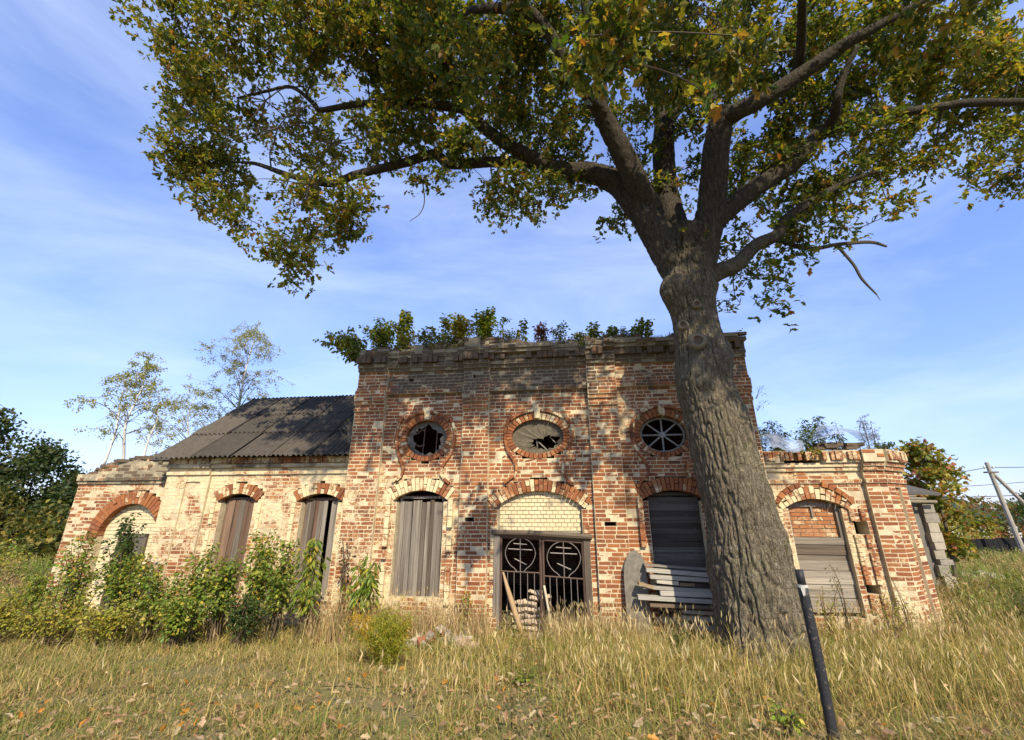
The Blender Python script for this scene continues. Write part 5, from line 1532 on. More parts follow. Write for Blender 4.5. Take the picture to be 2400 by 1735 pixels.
for (x, y, h, w, pal, lab, sz) in thick:
    shrub('thicket_bush', lab, 'bush', (x, y, gz(x, y)), h * 1.18, w * 1.15, 22, 1500, sz * .82, 'ovate', pal, 'bushes along the left wing', droop=.35)
# creeper-like ash saplings with hanging leaflets
shrub('leafy_sapling', 'tall sapling with drooping leaflets at the corner of the main front', 'sapling', (-4.15, 9.75, gz(-4.15, 9.75)), 2.0, 1.15, 9, 520, .17, 'lance', GREEN, 'saplings with drooping leaflets', droop=.9, low=.35)
shrub('leafy_sapling', 'shorter sapling with drooping leaflets reaching over the grey boarded window', 'sapling', (-3.15, 9.75, gz(-3.15, 9.75)), 1.65, 1.1, 8, 420, .17, 'lance', GREEN, 'saplings with drooping leaflets', droop=.9, low=.3, lean=(.12, 0))
shrub('red_creeper', 'reddish creeper shoots on the whitewashed corner pilaster', 'creeper', cw(-3.75, .25, .2), 1.9, .7, 7, 130, .07, 'ovate', RED, low=.4)
# feathery yellow-green bush in the foreground
xb, yb = -1.85, 7.3
root = thing('feathery_bush', 'feathery yellow-green bush in the grass left of the path', 'bush', (xb, yb, gz(xb, yb)))
fm = MB(); st_ = MB()
for i in range(34):
    a = RG.uniform(0, 2 * PI); sp = RG.uniform(.05, .42)
    b0 = A([xb, yb, gz(xb, yb)]); tip = b0 + A([math.cos(a) * sp * 1.3 - .15, math.sin(a) * sp, RG.uniform(.25, .85)])
    P = resample([(*b0, .005), (*((b0 + tip) / 2 + A([0, 0, .12])), .004), (*tip, .002)], 6)
    tube(st_, P, 4, 1, (.30, .27, .05), False, cap=False)
    n = 330
    ii = RG.uniform(.15, 1, n) * (len(P) - 1); i0 = np.clip(ii.astype(int), 0, len(P) - 2); f_ = (ii - i0)[:, None]
    pos_ = P[i0, :3] * (1 - f_) + P[i0 + 1, :3] * f_ + RG.normal(size=(n, 3)) * .05
    leaves(fm, pos_, RG.normal(size=(n, 3)) + A([-.3, 0, .5]), RG.uniform(.03, .08, n), pick_col(n, [(4, (.34, .32, .03)), (3, (.24, .28, .03)), (1, (.45, .33, .04))], .2) if tip[0] > xb - .2 or tip[2] < b0[2] + .6 else pick_col(n, [(1, (.55, .33, .03))], .2), 'seed', 1.0)
local_build(st_, 'stems', M['stem'], root); local_build(fm, 'foliage', M['leaf'], root)
shrub('orange_weed', 'small orange-yellow weed beside the rubble heap', 'weed', (-1.95, 8.55, gz(-1.95, 8.55)), .62, .4, 7, 260, .05, 'ovate', [(3, (.55, .33, .03)), (1, (.35, .28, .04))])
# single green weeds
shrub('weed_plant', 'dark green weed clump in the dry grass left of the oak foot', 'weed', (2.55, 7.4, gz(2.55, 7.4)), .62, .45, 6, 200, .075, 'lance', DGREEN)
shrub('weed_plant', 'small bright green plant at the bottom edge left of the black post', 'weed', (2.2, 4.15, gz(2.2, 4.15)), .34, .22, 5, 110, .05, 'ovate', GREEN)
shrub('weed_plant', 'low green plant on the path in front of the gate', 'weed', (.16, 6.3, gz(.16, 6.3)), .2, .3, 5, 60, .07, 'ovate', GREEN)
shrub('wall_weed', 'yellow-green weed against the bricks left of the gate', 'weed', (-.95, 9.85, gz(-.95, 9.85)), 1.0, .35, 5, 130, .055, 'ovate', YGREEN)
for k, (x, y, h, lab) in enumerate(((5.9, 8.6, 1.45, 'tall thin weed between the black post and the right window planks'), (6.6, 8.5, 1.25, 'bushy weed below the right wing window'), (7.1, 8.7, 1.3, 'dark-tipped tall weed in front of the right pilaster'), (6.25, 8.0, 1.0, 'yellowish tall weed right behind the black post'), (7.9, 8.5, 1.0, 'low spiky weed at the foot of the angled right corner'), (5.5, 8.4, 1.1, 'slim weed close to the right side of the oak foot'))):
    shrub('tall_weed', lab, 'weed', (x, y, gz(x, y)), h, .6, 6, 330, .055, 'lance', YGREEN if k % 2 else [(3, (.15, .17, .05)), (2, (.25, .20, .07))], 'tall weeds in front of the right wing', stem=(.16, .10, .06), low=.15)
for k, (x, y, h, w, pal, lab) in enumerate((
        (10.3, 9.6, .85, 1.3, DGREEN, 'dark green weed clump behind the angled right corner'), (11.5, 10.5, .9, 1.6, DRY, 'rusty dry weed clump at the right edge'), (11.9, 12.3, 1.0, 1.8, GREEN, 'green weeds below the ruined shed'),
        (10.6, 8.2, .7, 1.3, DRY, 'brown dry weeds right of the rubble'), (9.6, 7.4, .55, 1.2, DGREEN, 'low green weeds at the right picture edge'), (13.4, 12.2, 1.0, 1.8, YGREEN, 'yellowish weeds under the maple'), (12.8, 10.0, .9, 1.6, YGREEN, 'yellow-green weeds in front of the dark fence'),
        (9.0, 6.4, .5, 1.1, DRY, 'tangled dry stalks at the lower right corner'))):
    shrub('weed_clump', lab, 'weeds', (x, y, gz(x, y)), h, w, 12, 620, .065, 'lance', pal, 'weeds right of the church', low=.1)
for k, (x, y, h, w, pal, lab) in enumerate(((-12.8, 11.2, .9, 2.0, DRY, 'reddish dry weeds at the left picture edge'), (-14.2, 12.2, 1.2, 2.2, AUTUMN, 'orange-tinted weeds left of the church'), (-12.2, 10.0, .75, 1.8, YGREEN, 'yellowing low weeds left of the thicket'), (-13.4, 13.6, 1.4, 2.0, GREEN, 'green bush beside the far left corner'))):
    shrub('weed_clump', lab, 'weeds', (x, y, gz(x, y)), h, w, 12, 620, .075, 'ovate', pal, 'weeds left of the church', low=.1)
for k, (x, y, h, w, pal, lab) in enumerate(((-16.5, 14.5, 1.2, 2.6, DRY, 'tan weeds in the gap left of the church'), (-19.0, 17.0, 1.5, 3.0, YGREEN, 'yellow-green weeds farther off left of the church'), (-17.0, 12.5, .9, 2.6, DRY, 'dry brown weeds at the left edge of the meadow'), (-22.5, 19.5, 1.6, 3.2, GREEN, 'green weeds below the dark trees on the left'))):
    shrub('weed_clump', lab, 'weeds', (x, y, gz(x, y)), h, w, 16, 900, .11, 'ovate', pal, 'weeds left of the church', low=.05)

# ------------------------------------------------------------------ plants on the wall tops
RP = 'plants on top of the main front'
def on(s, d, z): return cw(s, d, z)
DK = [(4, (.14, .19, .034)), (3, (.22, .25, .045)), (1.4, (.40, .32, .06))]
top = [
    (-4.2, -.05, 6.35, 1.0, 1.7, DK, 'dark green bush hanging over the left corner of the main front', 420, .10, (-.55, 0), 0.9),
    (-3.65, -.2, 6.5, 1.15, 1.3, GREEN, 'upright dark green bush on the left end of the main wall top', 420, .09, (0, 0), .2),
    (-3.1, -.2, 6.6, 1.6, .28, DK, 'tall single leafy shoot standing up from the left part of the wall top', 120, .12, (.05, 0), .1),
    (-2.4, -.15, 6.65, .75, .7, DK, 'thin leafy sprig left of the yellow-green bush', 90, .09, (0, 0), .1),
    (-1.85, -.3, 6.75, 1.15, .35, DK, 'slender sprig rising beside the yellow-green bush', 90, .09, (-.05, 0), .1),
    (-1.45, -.15, 6.7, .95, 1.2, YGREEN, 'yellow-green bush in the middle of the main wall top', 420, .08, (0, 0), .2),
    (-.75, -.15, 6.7, 1.1, 1.2, GREEN, 'rounded green bush right of the yellow-green one', 560, .08, (.05, 0), .2),
    (.25, -.3, 6.7, .75, .4, DK, 'sparse sprigs right of the rounded bush', 60, .08, (0, 0), .1),
    (.75, -.3, 6.7, .70, .6, RED, 'reddish twiggy plant on the main wall top', 200, .06, (0, 0), .1),
    (1.25, -.3, 6.7, .62, .45, DK, 'dark thin sprigs right of the reddish plant', 80, .07, (0, 0), .1),
    (2.15, -.3, 6.65, .62, .3, DK, 'small upright leafy plant in the right half of the wall top', 90, .08, (0, 0), .1),
    (2.6, -.3, 6.65, .58, .6, DK, 'spreading dark plant in the right half of the wall top', 150, .07, (0, 0), .1),
    (3.35, -.3, 6.65, .72, .5, DK, 'leafy plant touching the left edge of the oak trunk', 120, .09, (.1, 0), .1),
    (4.95, -.2, 6.55, .55, .5, DK, 'green plant right of the oak trunk on the wall top', 110, .06, (.1, 0), .1),
    (-2.9, -.1, 6.55, .6, 1.0, YGREEN, 'low yellow-green tuft between the tall shoot and the middle bushes', 160, .07, (0, 0), .3),
    (-1.95, -.05, 6.62, .5, 1.0, DK, 'low green fringe left of the yellow-green bush', 160, .07, (0, 0), .3),
    (-.1, -.1, 6.62, .5, .9, YGREEN, 'low fringe right of the rounded bush', 130, .06, (0, 0), .2),
    (1.75, -.1, 6.58, .42, .9, YGREEN, 'low fringe over the right pilaster of the door bay', 130, .06, (0, 0), .2),
    (3.0, -.1, 6.58, .42, .9, DK, 'low fringe next to the oak trunk', 130, .06, (0, 0), .2),
    (5.45, .0, 6.42, .30, .5, YGREEN, 'small weed hanging at the right corner of the main cornice', 90, .05, (.3, 0), .7),
]
for (s, d, z, h, w, pal, lab, nl, sz, lean, dr) in top:
    shrub('wall_top_plant', lab, 'plant', on(s, d, z), h, w, max(5, int(w * 14)), int(nl * 3.0), sz * 1.12, 'ovate', pal, RP, droop=dr, lean=lean, r0=.007, low=.04)
for (s, z, h, lab) in ((5.78, 5.0, .35, 'thin sprig growing from the right edge of the main front'), (5.72, 4.7, .3, 'lower thin sprig growing from the right edge of the main front')):
    shrub('wall_sprig', lab, 'plant', on(s, -.1, z), h, .3, 3, 22, .06, 'lance', DK, 'sprigs on the right edge of the main front', lean=(.6, 0), r0=.005)
rt = [
    (5.9, -.9, 3.75, .95, .9, DGREEN, 'dark leafy bush on the right wing beside the oak trunk', 380, .10, 'lance'),
    (6.5, -1.1, 3.75, .95, .9, DGREEN, 'dark bush behind the hanging plastic sheet', 380, .10, 'lance'),
    (7.0, -.75, 3.72, .75, .6, GREEN, 'green bush between the two plastic sheets', 300, .08, 'lance'),
    (7.5, -1.2, 3.75, 1.15, .8, DGREEN, 'tall dark sprays behind the humped plastic sheet', 220, .11, 'lance'),
    (8.05, -1.3, 3.75, .9, .5, DGREEN, 'leafy spray at the right end of the humped plastic', 130, .09, 'lance'),
    (8.45, -.9, 3.72, 1.15, .25, [(3, (.17, .15, .13)), (1, (.12, .12, .06))], 'tall feathery dry stalk on the right wing corner', 200, .05, 'lance'),
    (8.65, -.95, 3.72, .95, .25, [(3, (.17, .15, .13)), (1, (.12, .12, .06))], 'second feathery dry stalk leaning at the right wing corner', 180, .05, 'lance'),
    (6.65, -.28, 3.55, .35, .6, [(3, (.34, .28, .05)), (2, (.16, .19, .04))], 'small yellow creeper in the broken cornice of the right wing', 150, .06, 'ovate'),
    (8.7, -.75, 3.70, .4, .45, DGREEN, 'dark tuft hanging off the right wing corner', 140, .06, 'ovate'),
]
for (s, d, z, h, w, pal, lab, nl, sz, shp) in rt:
    shrub('wall_top_plant', lab, 'plant', on(s, d, z), h, w, max(4, int(w * 10)), int(nl * 2.0), sz * 1.05, shp, pal, 'plants on top of the right wing', droop=.4, r0=.008, low=.1)
shrub('dry_vine', 'tangled dry vine on the roof against the main front', 'vine', on(-4.35, -.5, 4.15), .75, 1.0, 26, 120, .05, 'ovate', [(2, (.12, .12, .04)), (1, (.2, .16, .08))], stem=(.26, .22, .17), r0=.006)

# loose bricks and slabs on the broken tops
def loose_slab(s, d, z, L_, th, w_, rot, lab, col=None, grp=None):
    mb = MB()
    c_, s_ = math.cos(rot), math.sin(rot)
    V = []
    for zz in (0, th):
        for (a, b_) in ((-L_ / 2, -w_ / 2), (L_ / 2, -w_ / 2), (L_ / 2, w_ / 2), (-L_ / 2, w_ / 2)):
            V.append(cw(s + a * c_ - b_ * s_, d + a * s_ + b_ * c_, z + zz + random.uniform(-.008, .008)))
    mb.add(V, [[3, 2, 1, 0], [4, 5, 6, 7], [0, 1, 5, 4], [1, 2, 6, 5], [2, 3, 7, 6], [3, 0, 4, 7]], (random.uniform(.1, .6), .35, .75, 1) if col is None else col)
    return tag(mb.build('loose_brick', M['brick'], None, origin=cw(s, d, z)), lab, 'brick', grp)
for i in range(46):
    s = -4.1 + 9.6 * (i + random.random()) / 46
    d = random.uniform(-.05, .22) + (.05 if in_pil(s) else 0); 
    loose_slab(s, d - .12, main_top(s) - .03 + random.uniform(-.06, .03), random.uniform(.16, .28), .07, .13, random.uniform(-.5, .5), 'loose dark brick on the crumbling top of the main front', None, 'loose bricks on the main wall top')
for i in range(40):
    s = -12.4 + 3.1 * (i + random.random()) / 40
    k = random.random()
    loose_slab(s, -.72 - .9 * k + .1, apse_top(s) - .04 + .22 * k + random.uniform(-.05, .04), random.uniform(.18, .34), .07, .15, random.uniform(-.6, .6), 'loose dark brick on the broken top of the far left wall', None, 'loose bricks on the far left wall')
for i in range(14):
    loose_slab(7.0 + 1.1 * random.random(), -.35 - .25 * random.random(), 3.80 + random.uniform(0, .14), .24, .065, .12, random.uniform(-.3, .3), 'loose brick stacked on the right wing cornice', None, 'loose bricks on the right wing')

# moss and turf along the wall tops
def turf(name, lab, samples, n, hmin, hmax, pal):
    mb = MB()
    grass_blades(mb, samples, RG.uniform(hmin, hmax, n), RG.uniform(.004, .009, n), pick_col(n, pal, .25), .5)
    o = mb.build(name, M['grass'], None); o['kind'] = 'stuff'; o['label'] = lab; o['category'] = 'turf'
    return o

def grass_blades(mb, P, h, w, col, lean=.35):
    n = len(P)
    a = RG.uniform(0, 2 * PI, n); l = np.abs(RG.normal(size=n)) * lean
    dirv = np.stack([np.cos(a), np.sin(a), np.zeros(n)], 1)
    b = RG.uniform(0, 2 * PI, n)
    sv = np.stack([np.cos(b), np.sin(b), np.zeros(n)], 1)
    h = h[:, None]; w = w[:, None]; l = l[:, None]
    up = A([0, 0, 1.0])
    p1 = P + up * h * .5 + dirv * h * l * .25
    p2 = P + up * h * (1 - .25 * np.minimum(l, 1)) + dirv * h * l
    V = np.stack([P - sv * w, P + sv * w, p1 + sv * w * .8, p1 - sv * w * .8, p2], 1)
    base = (np.arange(n) * 5)[:, None]
    mb.add(V.reshape(-1, 3), [np.asarray([[0, 1, 2, 3]]) + base, np.asarray([[3, 2, 4]]) + base], np.repeat(col, 5, 0))

n = 9000
s = RG.uniform(-2.2, 5.6, n); d = RG.uniform(-.35, .16, n)
tz = A([main_top(x) for x in np.linspace(-4.1, 5.7, 200)])
zz = np.interp(s, np.linspace(-4.1, 5.7, 200), tz) - .05 - np.maximum(0, d) * .9
P = np.stack([s * cy_ + d * sy_, 10.3 + s * sy_ - d * cy_, zz], 1)
turf('roof_moss', 'moss and grass growing along the top of the main front', P, n, .05, .24, [(3, (.17, .17, .035)), (2, (.11, .12, .025)), (2, (.30, .24, .08)), (1, (.20, .10, .06))])
n = 4500
s = RG.uniform(-10.6, -9.3, n); d = RG.uniform(-1.7, -.75, n)
zz = 3.78 + .12 * (-.75 - d)
P = np.stack([s * cy_ + d * sy_, 10.3 + s * sy_ - d * cy_, zz], 1)
turf('roof_moss', 'dry grass on the broken top of the far left wall', P, n, .05, .20, [(3, (.30, .24, .12)), (2, (.20, .17, .07))])
n = 3500
s = RG.uniform(5.7, 8.5, n); d = RG.uniform(-1.2, -.45, n)
P = np.stack([s * cy_ + d * sy_, 10.3 + s * sy_ - d * cy_, np.full(n, 3.66)], 1)
turf('roof_moss', 'grass and litter on top of the right wing', P, n, .08, .3, [(3, (.16, .17, .04)), (2, (.28, .22, .1))])

# rubble mass under the birches on the far left wall
mb = MB()
sx = np.linspace(-12.4, -9.3, 30); dy = np.linspace(-.75, -5.5, 20)
SS, DD = np.meshgrid(sx, dy)
ZZ = A([apse_top(x) for x in sx])[None] - .02 + .30 * np.clip((-.75 - DD) / 1.2, 0, 1) + .10 * (fbm(np.stack([SS, DD, DD * 0], -1).reshape(-1, 3) * 3, 3, 8).reshape(SS.shape) - .5)
V = np.stack([SS, -DD, ZZ], -1).reshape(-1, 3); idx = np.arange(len(V)).reshape(SS.shape)
mb.add(V, [np.stack([idx[:-1, :-1], idx[:-1, 1:], idx[1:, 1:], idx[1:, :-1]], -1).reshape(-1, 4)], (.22, .17, .12, 1))
o = mb.build('rubble_top', M['stone'], church, True); o['label'] = 'earth and rubble covering the far left wall top'
mb = MB()
sx = np.linspace(5.6, 8.75, 24); dy = np.linspace(-.4, -5.5, 16)
SS, DD = np.meshgrid(sx, dy)
DDs = np.where(DD > -1.3, np.minimum(DD, -.4 - np.clip(SS - 8.1, 0, 2) * .75), DD)
ZZ = 3.6 + .12 * np.clip((-.4 - DD) / 1.0, 0, 1) + .10 * (fbm(np.stack([SS, DD, DD * 0], -1).reshape(-1, 3) * 3, 3, 9).reshape(SS.shape) - .5)
V = np.stack([SS, -DDs, ZZ], -1).reshape(-1, 3); idx = np.arange(len(V)).reshape(SS.shape)
mb.add(V, [np.stack([idx[:-1, :-1], idx[:-1, 1:], idx[1:, 1:], idx[1:, :-1]], -1).reshape(-1, 4)], (.16, .13, .09, 1))
o = mb.build('rubble_top', M['stone'], church, True); o['label'] = 'earth covering the right wing top'

# ------------------------------------------------------------------ birches
BIRCH = [(3, (.30, .31, .09)), (2.5, (.48, .42, .13)), (1.5, (.20, .24, .06))]
def birch(lab, base, h, w, nb, nl, lean=(0, 0), r0=.05, bare=False, group=None):
    base = A(base)
    root = thing('birch_tree', lab, 'tree', base, 0, group)
    tr = MB(); br = MB(); lf = MB()
    tip = base + A([lean[0] * h, lean[1] * h, h])
    P = resample([(*base, r0), (*(base + (tip - base) * .35 + RG.normal(size=3) * .03 * h * A([1, 1, 0])), r0 * .75), (*(base + (tip - base) * .7 + RG.normal(size=3) * .025 * h * A([1, 1, 0])), r0 * .4), (*tip, .006)], 7)
    tube(tr, P, 10, 1, (.62, .60, .55), False)
    for i in range(nb):
        t = .22 + .75 * (i + RG.random()) / nb
        k = int(t * (len(P) - 1)); p = P[k, :3]
        a = RG.uniform(0, 2 * PI); L_ = w * (1.05 - .85 * t) * RG.uniform(.6, 1.1)
        dirv = A([math.cos(a), math.sin(a), RG.uniform(.5, 1.1)])
        m_ = p + dirv * L_ * .5; e = p + A([math.cos(a), math.sin(a), 0]) * L_ + A([0, 0, L_ * RG.uniform(.05, .6)])
        Q = resample([(*p, max(.006, P[k, 3] * .4)), (*m_, .006), (*e, .003)], 5)
        tube(br, Q, 4, 1, (.17, .13, .10), False, cap=False)
        if bare and t < .45: continue
        nn = nl // nb
        ends = []
        for j in range(4):
            q0 = Q[RG.integers(len(Q) // 3, len(Q)), :3]
            e2 = q0 + A([RG.normal() * .16, RG.normal() * .16, -RG.uniform(-.05, .35)]) * w * .55
            tube(br, [(*q0, .004), (*((q0 + e2) / 2 + A([0, 0, .05])), .003), (*e2, .002)], 3, 2, (.17, .13, .10), cap=False)
            ends.append((q0, e2))
        u = RG.random((nn, 1)); sel = RG.integers(0, 4, nn)
        pos_ = A([ends[s_][0] for s_ in sel]) * (1 - u) + A([ends[s_][1] for s_ in sel]) * u + RG.normal(size=(nn, 3)) * .05
        leaves(lf, pos_, RG.normal(size=(nn, 3)) + A([0, 0, -.8]), RG.uniform(.045, .075, nn), pick_col(nn, BIRCH, .25), 'small')
    local_build(tr, 'trunk', M['plain'], root, True); local_build(br, 'branches', M['twig'], root); local_build(lf, 'crown', M['leaf'], root)
BG = 'birches growing on the church'
birch('thin leaning birch on the far left wall top, leftmost of the three', cw(-12.78, -1.5, 3.85), 3.0, 1.3, 20, 1100, (-.03, 0), .035, True, BG)
birch('largest yellowing birch on the far left wall top', cw(-12.12, -1.5, 3.85), 3.55, 1.6, 34, 4200, (-.06, 0), .045, False, BG)
birch('small nearly bare birch on the far left wall top next to the roof', cw(-11.6, -1.6, 4.05), 1.75, .75, 14, 120, (.0, 0), .035, True, BG)
birch('tall airy birch rising behind the corrugated roof', cw(-12.3, -5.5, 3.4), 7.0, 3.6, 64, 9500, (.05, 0), .08, False, BG)
birch('low birch behind the left end of the corrugated roof', cw(-13.6, -5.0, 3.4), 3.9, 2.6, 34, 3600, (.0, 0), .05, False, BG)

# ------------------------------------------------------------------ grass
def in_house(x, y):
    s = x * cy_ + (y - 10.3) * sy_; d = x * sy_ - (y - 10.3) * cy_
    f = np.where(s < -9.25, -.65, np.where(s < -4.1, -.3, np.where(s < 5.6, .05, -.25 - np.clip(s - 8.15, 0, 2) * .8)))
    return (s > -12.5) & (s < 8.85) & (d < f)
TAN0 = [(3.5, (.60, .47, .22)), (3, (.48, .36, .16)), (2, (.34, .27, .10)), (1.6, (.20, .21, .055))]
TAN = [(3.2, (.54, .41, .16)), (3, (.43, .32, .115)), (2.4, (.31, .26, .07)), (2.2, (.20, .215, .042))]
MIXG = [(3.4, (.38, .285, .12)), (3, (.27, .205, .08)), (2.4, (.165, .19, .04)), (1.4, (.48, .36, .16))]
GRN = [(3, (.13, .175, .035)), (2, (.22, .22, .045)), (2.2, (.38, .29, .10))]
def scatter(n, x0, x1, y0, y1):
    x = RG.uniform(x0, x1, n); y = y0 + (y1 - y0) * RG.random(n)
    return x, y
def field(n, fx, ymin, ymax, xw):
    """points with density falling with distance; xw(y) gives half width"""
    y = ymin + (ymax - ymin) * RG.random(n) ** 1.25
    x = (RG.random(n) * 2 - 1) * xw(y)
    return x, y
n = 210000
x, y = field(n, None, 2.9, 15.0, lambda y: 3.2 + y * 1.12)
ok = ~in_house(x, y); x = x[ok]; y = y[ok]
pn = fbm(np.stack([x * .7, y * .7, x * 0], 1), 3, 41)
path = np.exp(-((x - (.05 + .05 * (y - 4) + .12 * np.sin(y * 1.3))) / .40) ** 2) * (y < 9.5)
right = np.clip((x + .4) / 1.2, 0, 1)
mid_ = np.clip((y - 5.2) / 2.4, 0, 1)
tall = right * (.12 + .88 * mid_) + (1 - right) * (.15 + .5 * np.clip((y - 7.6) / 1.2, 0, 1))
tall = tall * (1 - .85 * path)
kp = RG.random(len(x)) > .65 * path
x = x[kp]; y = y[kp]; pn = pn[kp]; path = path[kp]; tall = tall[kp]
hgt = (.045 + .13 * RG.random(len(x)) ** 1.4 + .08 * np.clip(pn * 3 - 1.2, 0, 1) * RG.random(len(x))) * (1 + 1.2 * tall) * np.where((x < -.6) & (y < 7), .8, 1)
pn2 = fbm(np.stack([x * 1.6, y * 1.6, x * 0 + 9], 1), 3, 47)
hgt = hgt * np.clip(.35 + 2.6 * (pn2 - .27), .3, 1.5) * np.where(y < 6, .8, 1)
greenness = np.clip((pn - .40) * 4.5, 0, 1) * .5 + .4 * path + np.where((x < -1) & (y < 6.5), .1, 0)
gsel = RG.random(len(x)) < greenness
tsel = RG.random(len(x)) < .75 * tall + .1
col = np.where(gsel[:, None], pick_col(len(x), GRN, .25), np.where(tsel[:, None], pick_col(len(x), TAN, .25), pick_col(len(x), MIXG, .25)))
mb = MB()
wd = RG.uniform(.0022, .0048, len(x)) * (1 + .07 * y)
grass_blades(mb, np.stack([x, y, zg(x, y) - .01], 1), hgt, wd, col, 1.15)
o = mb.build('meadow_grass', M['grass'], None); o['kind'] = 'stuff'; o['label'] = 'short mixed green and dry grass of the meadow'; o['category'] = 'grass'

# tall dry grass in front of the gate, the planks and the oak
n = 34000
x, y = field(n, None, 4.0, 10.6, lambda y: 2.5 + y * .95)
pn = fbm(np.stack([x * .9, y * .9, x * 0 + 3], 1), 3, 43)
path = np.exp(-((x - (.05 + .05 * (y - 4))) / .42) ** 2)
keep = (np.clip((x + 1.5) / 1.8, .10, 1) * np.clip((y - 4.2) / 2.2, .04, 1) * (1 - path) + .35 * (y > 9.2)) * np.clip(pn * 2.2 - .4, .05, 1)
keep *= np.where(x < -3.0, .25, 1)
ok = (RG.random(n) < keep) & ~in_house(x, y)
x = x[ok]; y = y[ok]
h = RG.uniform(.25, .70, len(x)) * np.where(x > 0, 1.0, .85) * np.where(y < 6.2, .8, 1)
mb = MB()
col = pick_col(len(x), TAN, .25)
P = np.stack([x, y, zg(x, y) - .01], 1)
grass_blades(mb, P, h, RG.uniform(.0022, .0042, len(x)) * (1 + .06 * y), col, .6)
# rank dry growth along the wall foot
n3 = 3600
x3 = np.concatenate([RG.uniform(-4.2, -.5, n3 // 2), RG.uniform(.75, 2.4, n3 // 4), RG.uniform(2.4, 8.8, n3 - n3 // 2 - n3 // 4)])
y3 = 10.3 - .121 * x3 - RG.uniform(.15, 1.3, len(x3))
ok3 = ~in_house(x3, y3); x3 = x3[ok3]; y3 = y3[ok3]
P3 = np.stack([x3, y3, zg(x3, y3) - .01], 1)
h3 = RG.uniform(.35, .95, len(x3)) * np.where(x3 < 0, 1, .85)
grass_blades(mb, P3, h3, RG.uniform(.003, .0055, len(x3)) * 1.4, pick_col(len(x3), [(3, (.42, .31, .16)), (2, (.30, .20, .11)), (2, (.50, .38, .18)), (1, (.2, .2, .06))], .25), .45)
P = np.vstack([P, P3]); h = np.concatenate([h, h3])
# seed heads
hs = RG.random(len(h)) < .35
ph = P[hs] + A([0, 0, 1]) * h[hs][:, None] * .93
leaves(mb, ph + RG.normal(size=ph.shape) * .03, np.stack([RG.normal(size=hs.sum()) * .3, RG.normal(size=hs.sum()) * .3, np.ones(hs.sum())], 1), RG.uniform(.07, .14, hs.sum()), pick_col(hs.sum(), [(1, (.58, .46, .24)), (1, (.46, .35, .17))], .2), 'seed')
o = mb.build('tall_grass', M['grass'], None); o['kind'] = 'stuff'; o['label'] = 'tall dry yellow grass in front of the gate and the oak'; o['category'] = 'grass'
print('tall', len(x))

# rank weeds of the waste ground on both sides
n = 26000
sd = RG.random(n) < .5
y = RG.uniform(9.5, 30, n)
x = np.where(sd, RG.uniform(.62, 1.35, n) * y + 2.0, -(RG.uniform(.95, 1.5, n) * y + 1.0))
ok = ~in_house(x, y) & ~((y > 27) & (x > 23)); x = x[ok]; y = y[ok]
pn = fbm(np.stack([x * .5, y * .5, x * 0 + 5], 1), 3, 49)
mb = MB()
col = np.where((pn > .5)[:, None], pick_col(len(x), [(3, (.16, .20, .04)), (2, (.24, .25, .055)), (1, (.10, .14, .03))], .25), pick_col(len(x), [(3, (.36, .25, .12)), (2, (.28, .22, .08)), (1, (.42, .32, .15))], .25))
grass_blades(mb, np.stack([x, y, zg(x, y) - .01], 1), RG.uniform(.25, .75, len(x)) * (.6 + .8 * pn), RG.uniform(.006, .013, len(x)) * (.6 + .045 * y), col, .7)
k = RG.random(len(x)) < .5
leaves(mb, np.stack([x, y, zg(x, y)], 1)[k] + A([0, 0, 1]) * RG.uniform(.1, .6, (k.sum(), 1)) + RG.normal(size=(k.sum(), 3)) * .08, RG.normal(size=(k.sum(), 3)), RG.uniform(.06, .14, k.sum()) * (.7 + .03 * y[k]), col[k] * 1.05, 'lance')
o = mb.build('field_weeds', M['grass'], None); o['kind'] = 'stuff'; o['label'] = 'rank weeds on the waste ground left and right of the church'; o['category'] = 'weeds'

# fallen leaves
n = 7500
x, y = field(n, None, 3.0, 9.6, lambda y: 2.8 + y * .95)
path = np.exp(-((x - (.05 + .05 * (y - 4))) / .5) ** 2)
keep = np.clip(1.35 - (y - 3) / 3.2, .05, 1) * np.clip(1.2 - np.abs(x - .3) / 6.5, .15, 1) + .8 * path
ok = (RG.random(n) < keep) & ~in_house(x, y); x = x[ok]; y = y[ok]
mb = MB()
leaves(mb, np.stack([x, y, zg(x, y) + RG.uniform(.03, .14, len(x))], 1), np.stack([RG.normal(size=len(x)), RG.normal(size=len(x)), RG.normal(size=len(x)) * .35], 1), RG.uniform(.045, .095, len(x)), pick_col(len(x), [(4, (.46, .31, .17)), (3, (.36, .22, .11)), (2, (.55, .42, .26)), (.8, (.55, .25, .04))], .2), 'oak', 1.0, .3, .35)
o = mb.build('fallen_leaves', M['leaf'], None); o['kind'] = 'stuff'; o['label'] = 'fallen brown oak leaves scattered in the grass'; o['category'] = 'leaves'

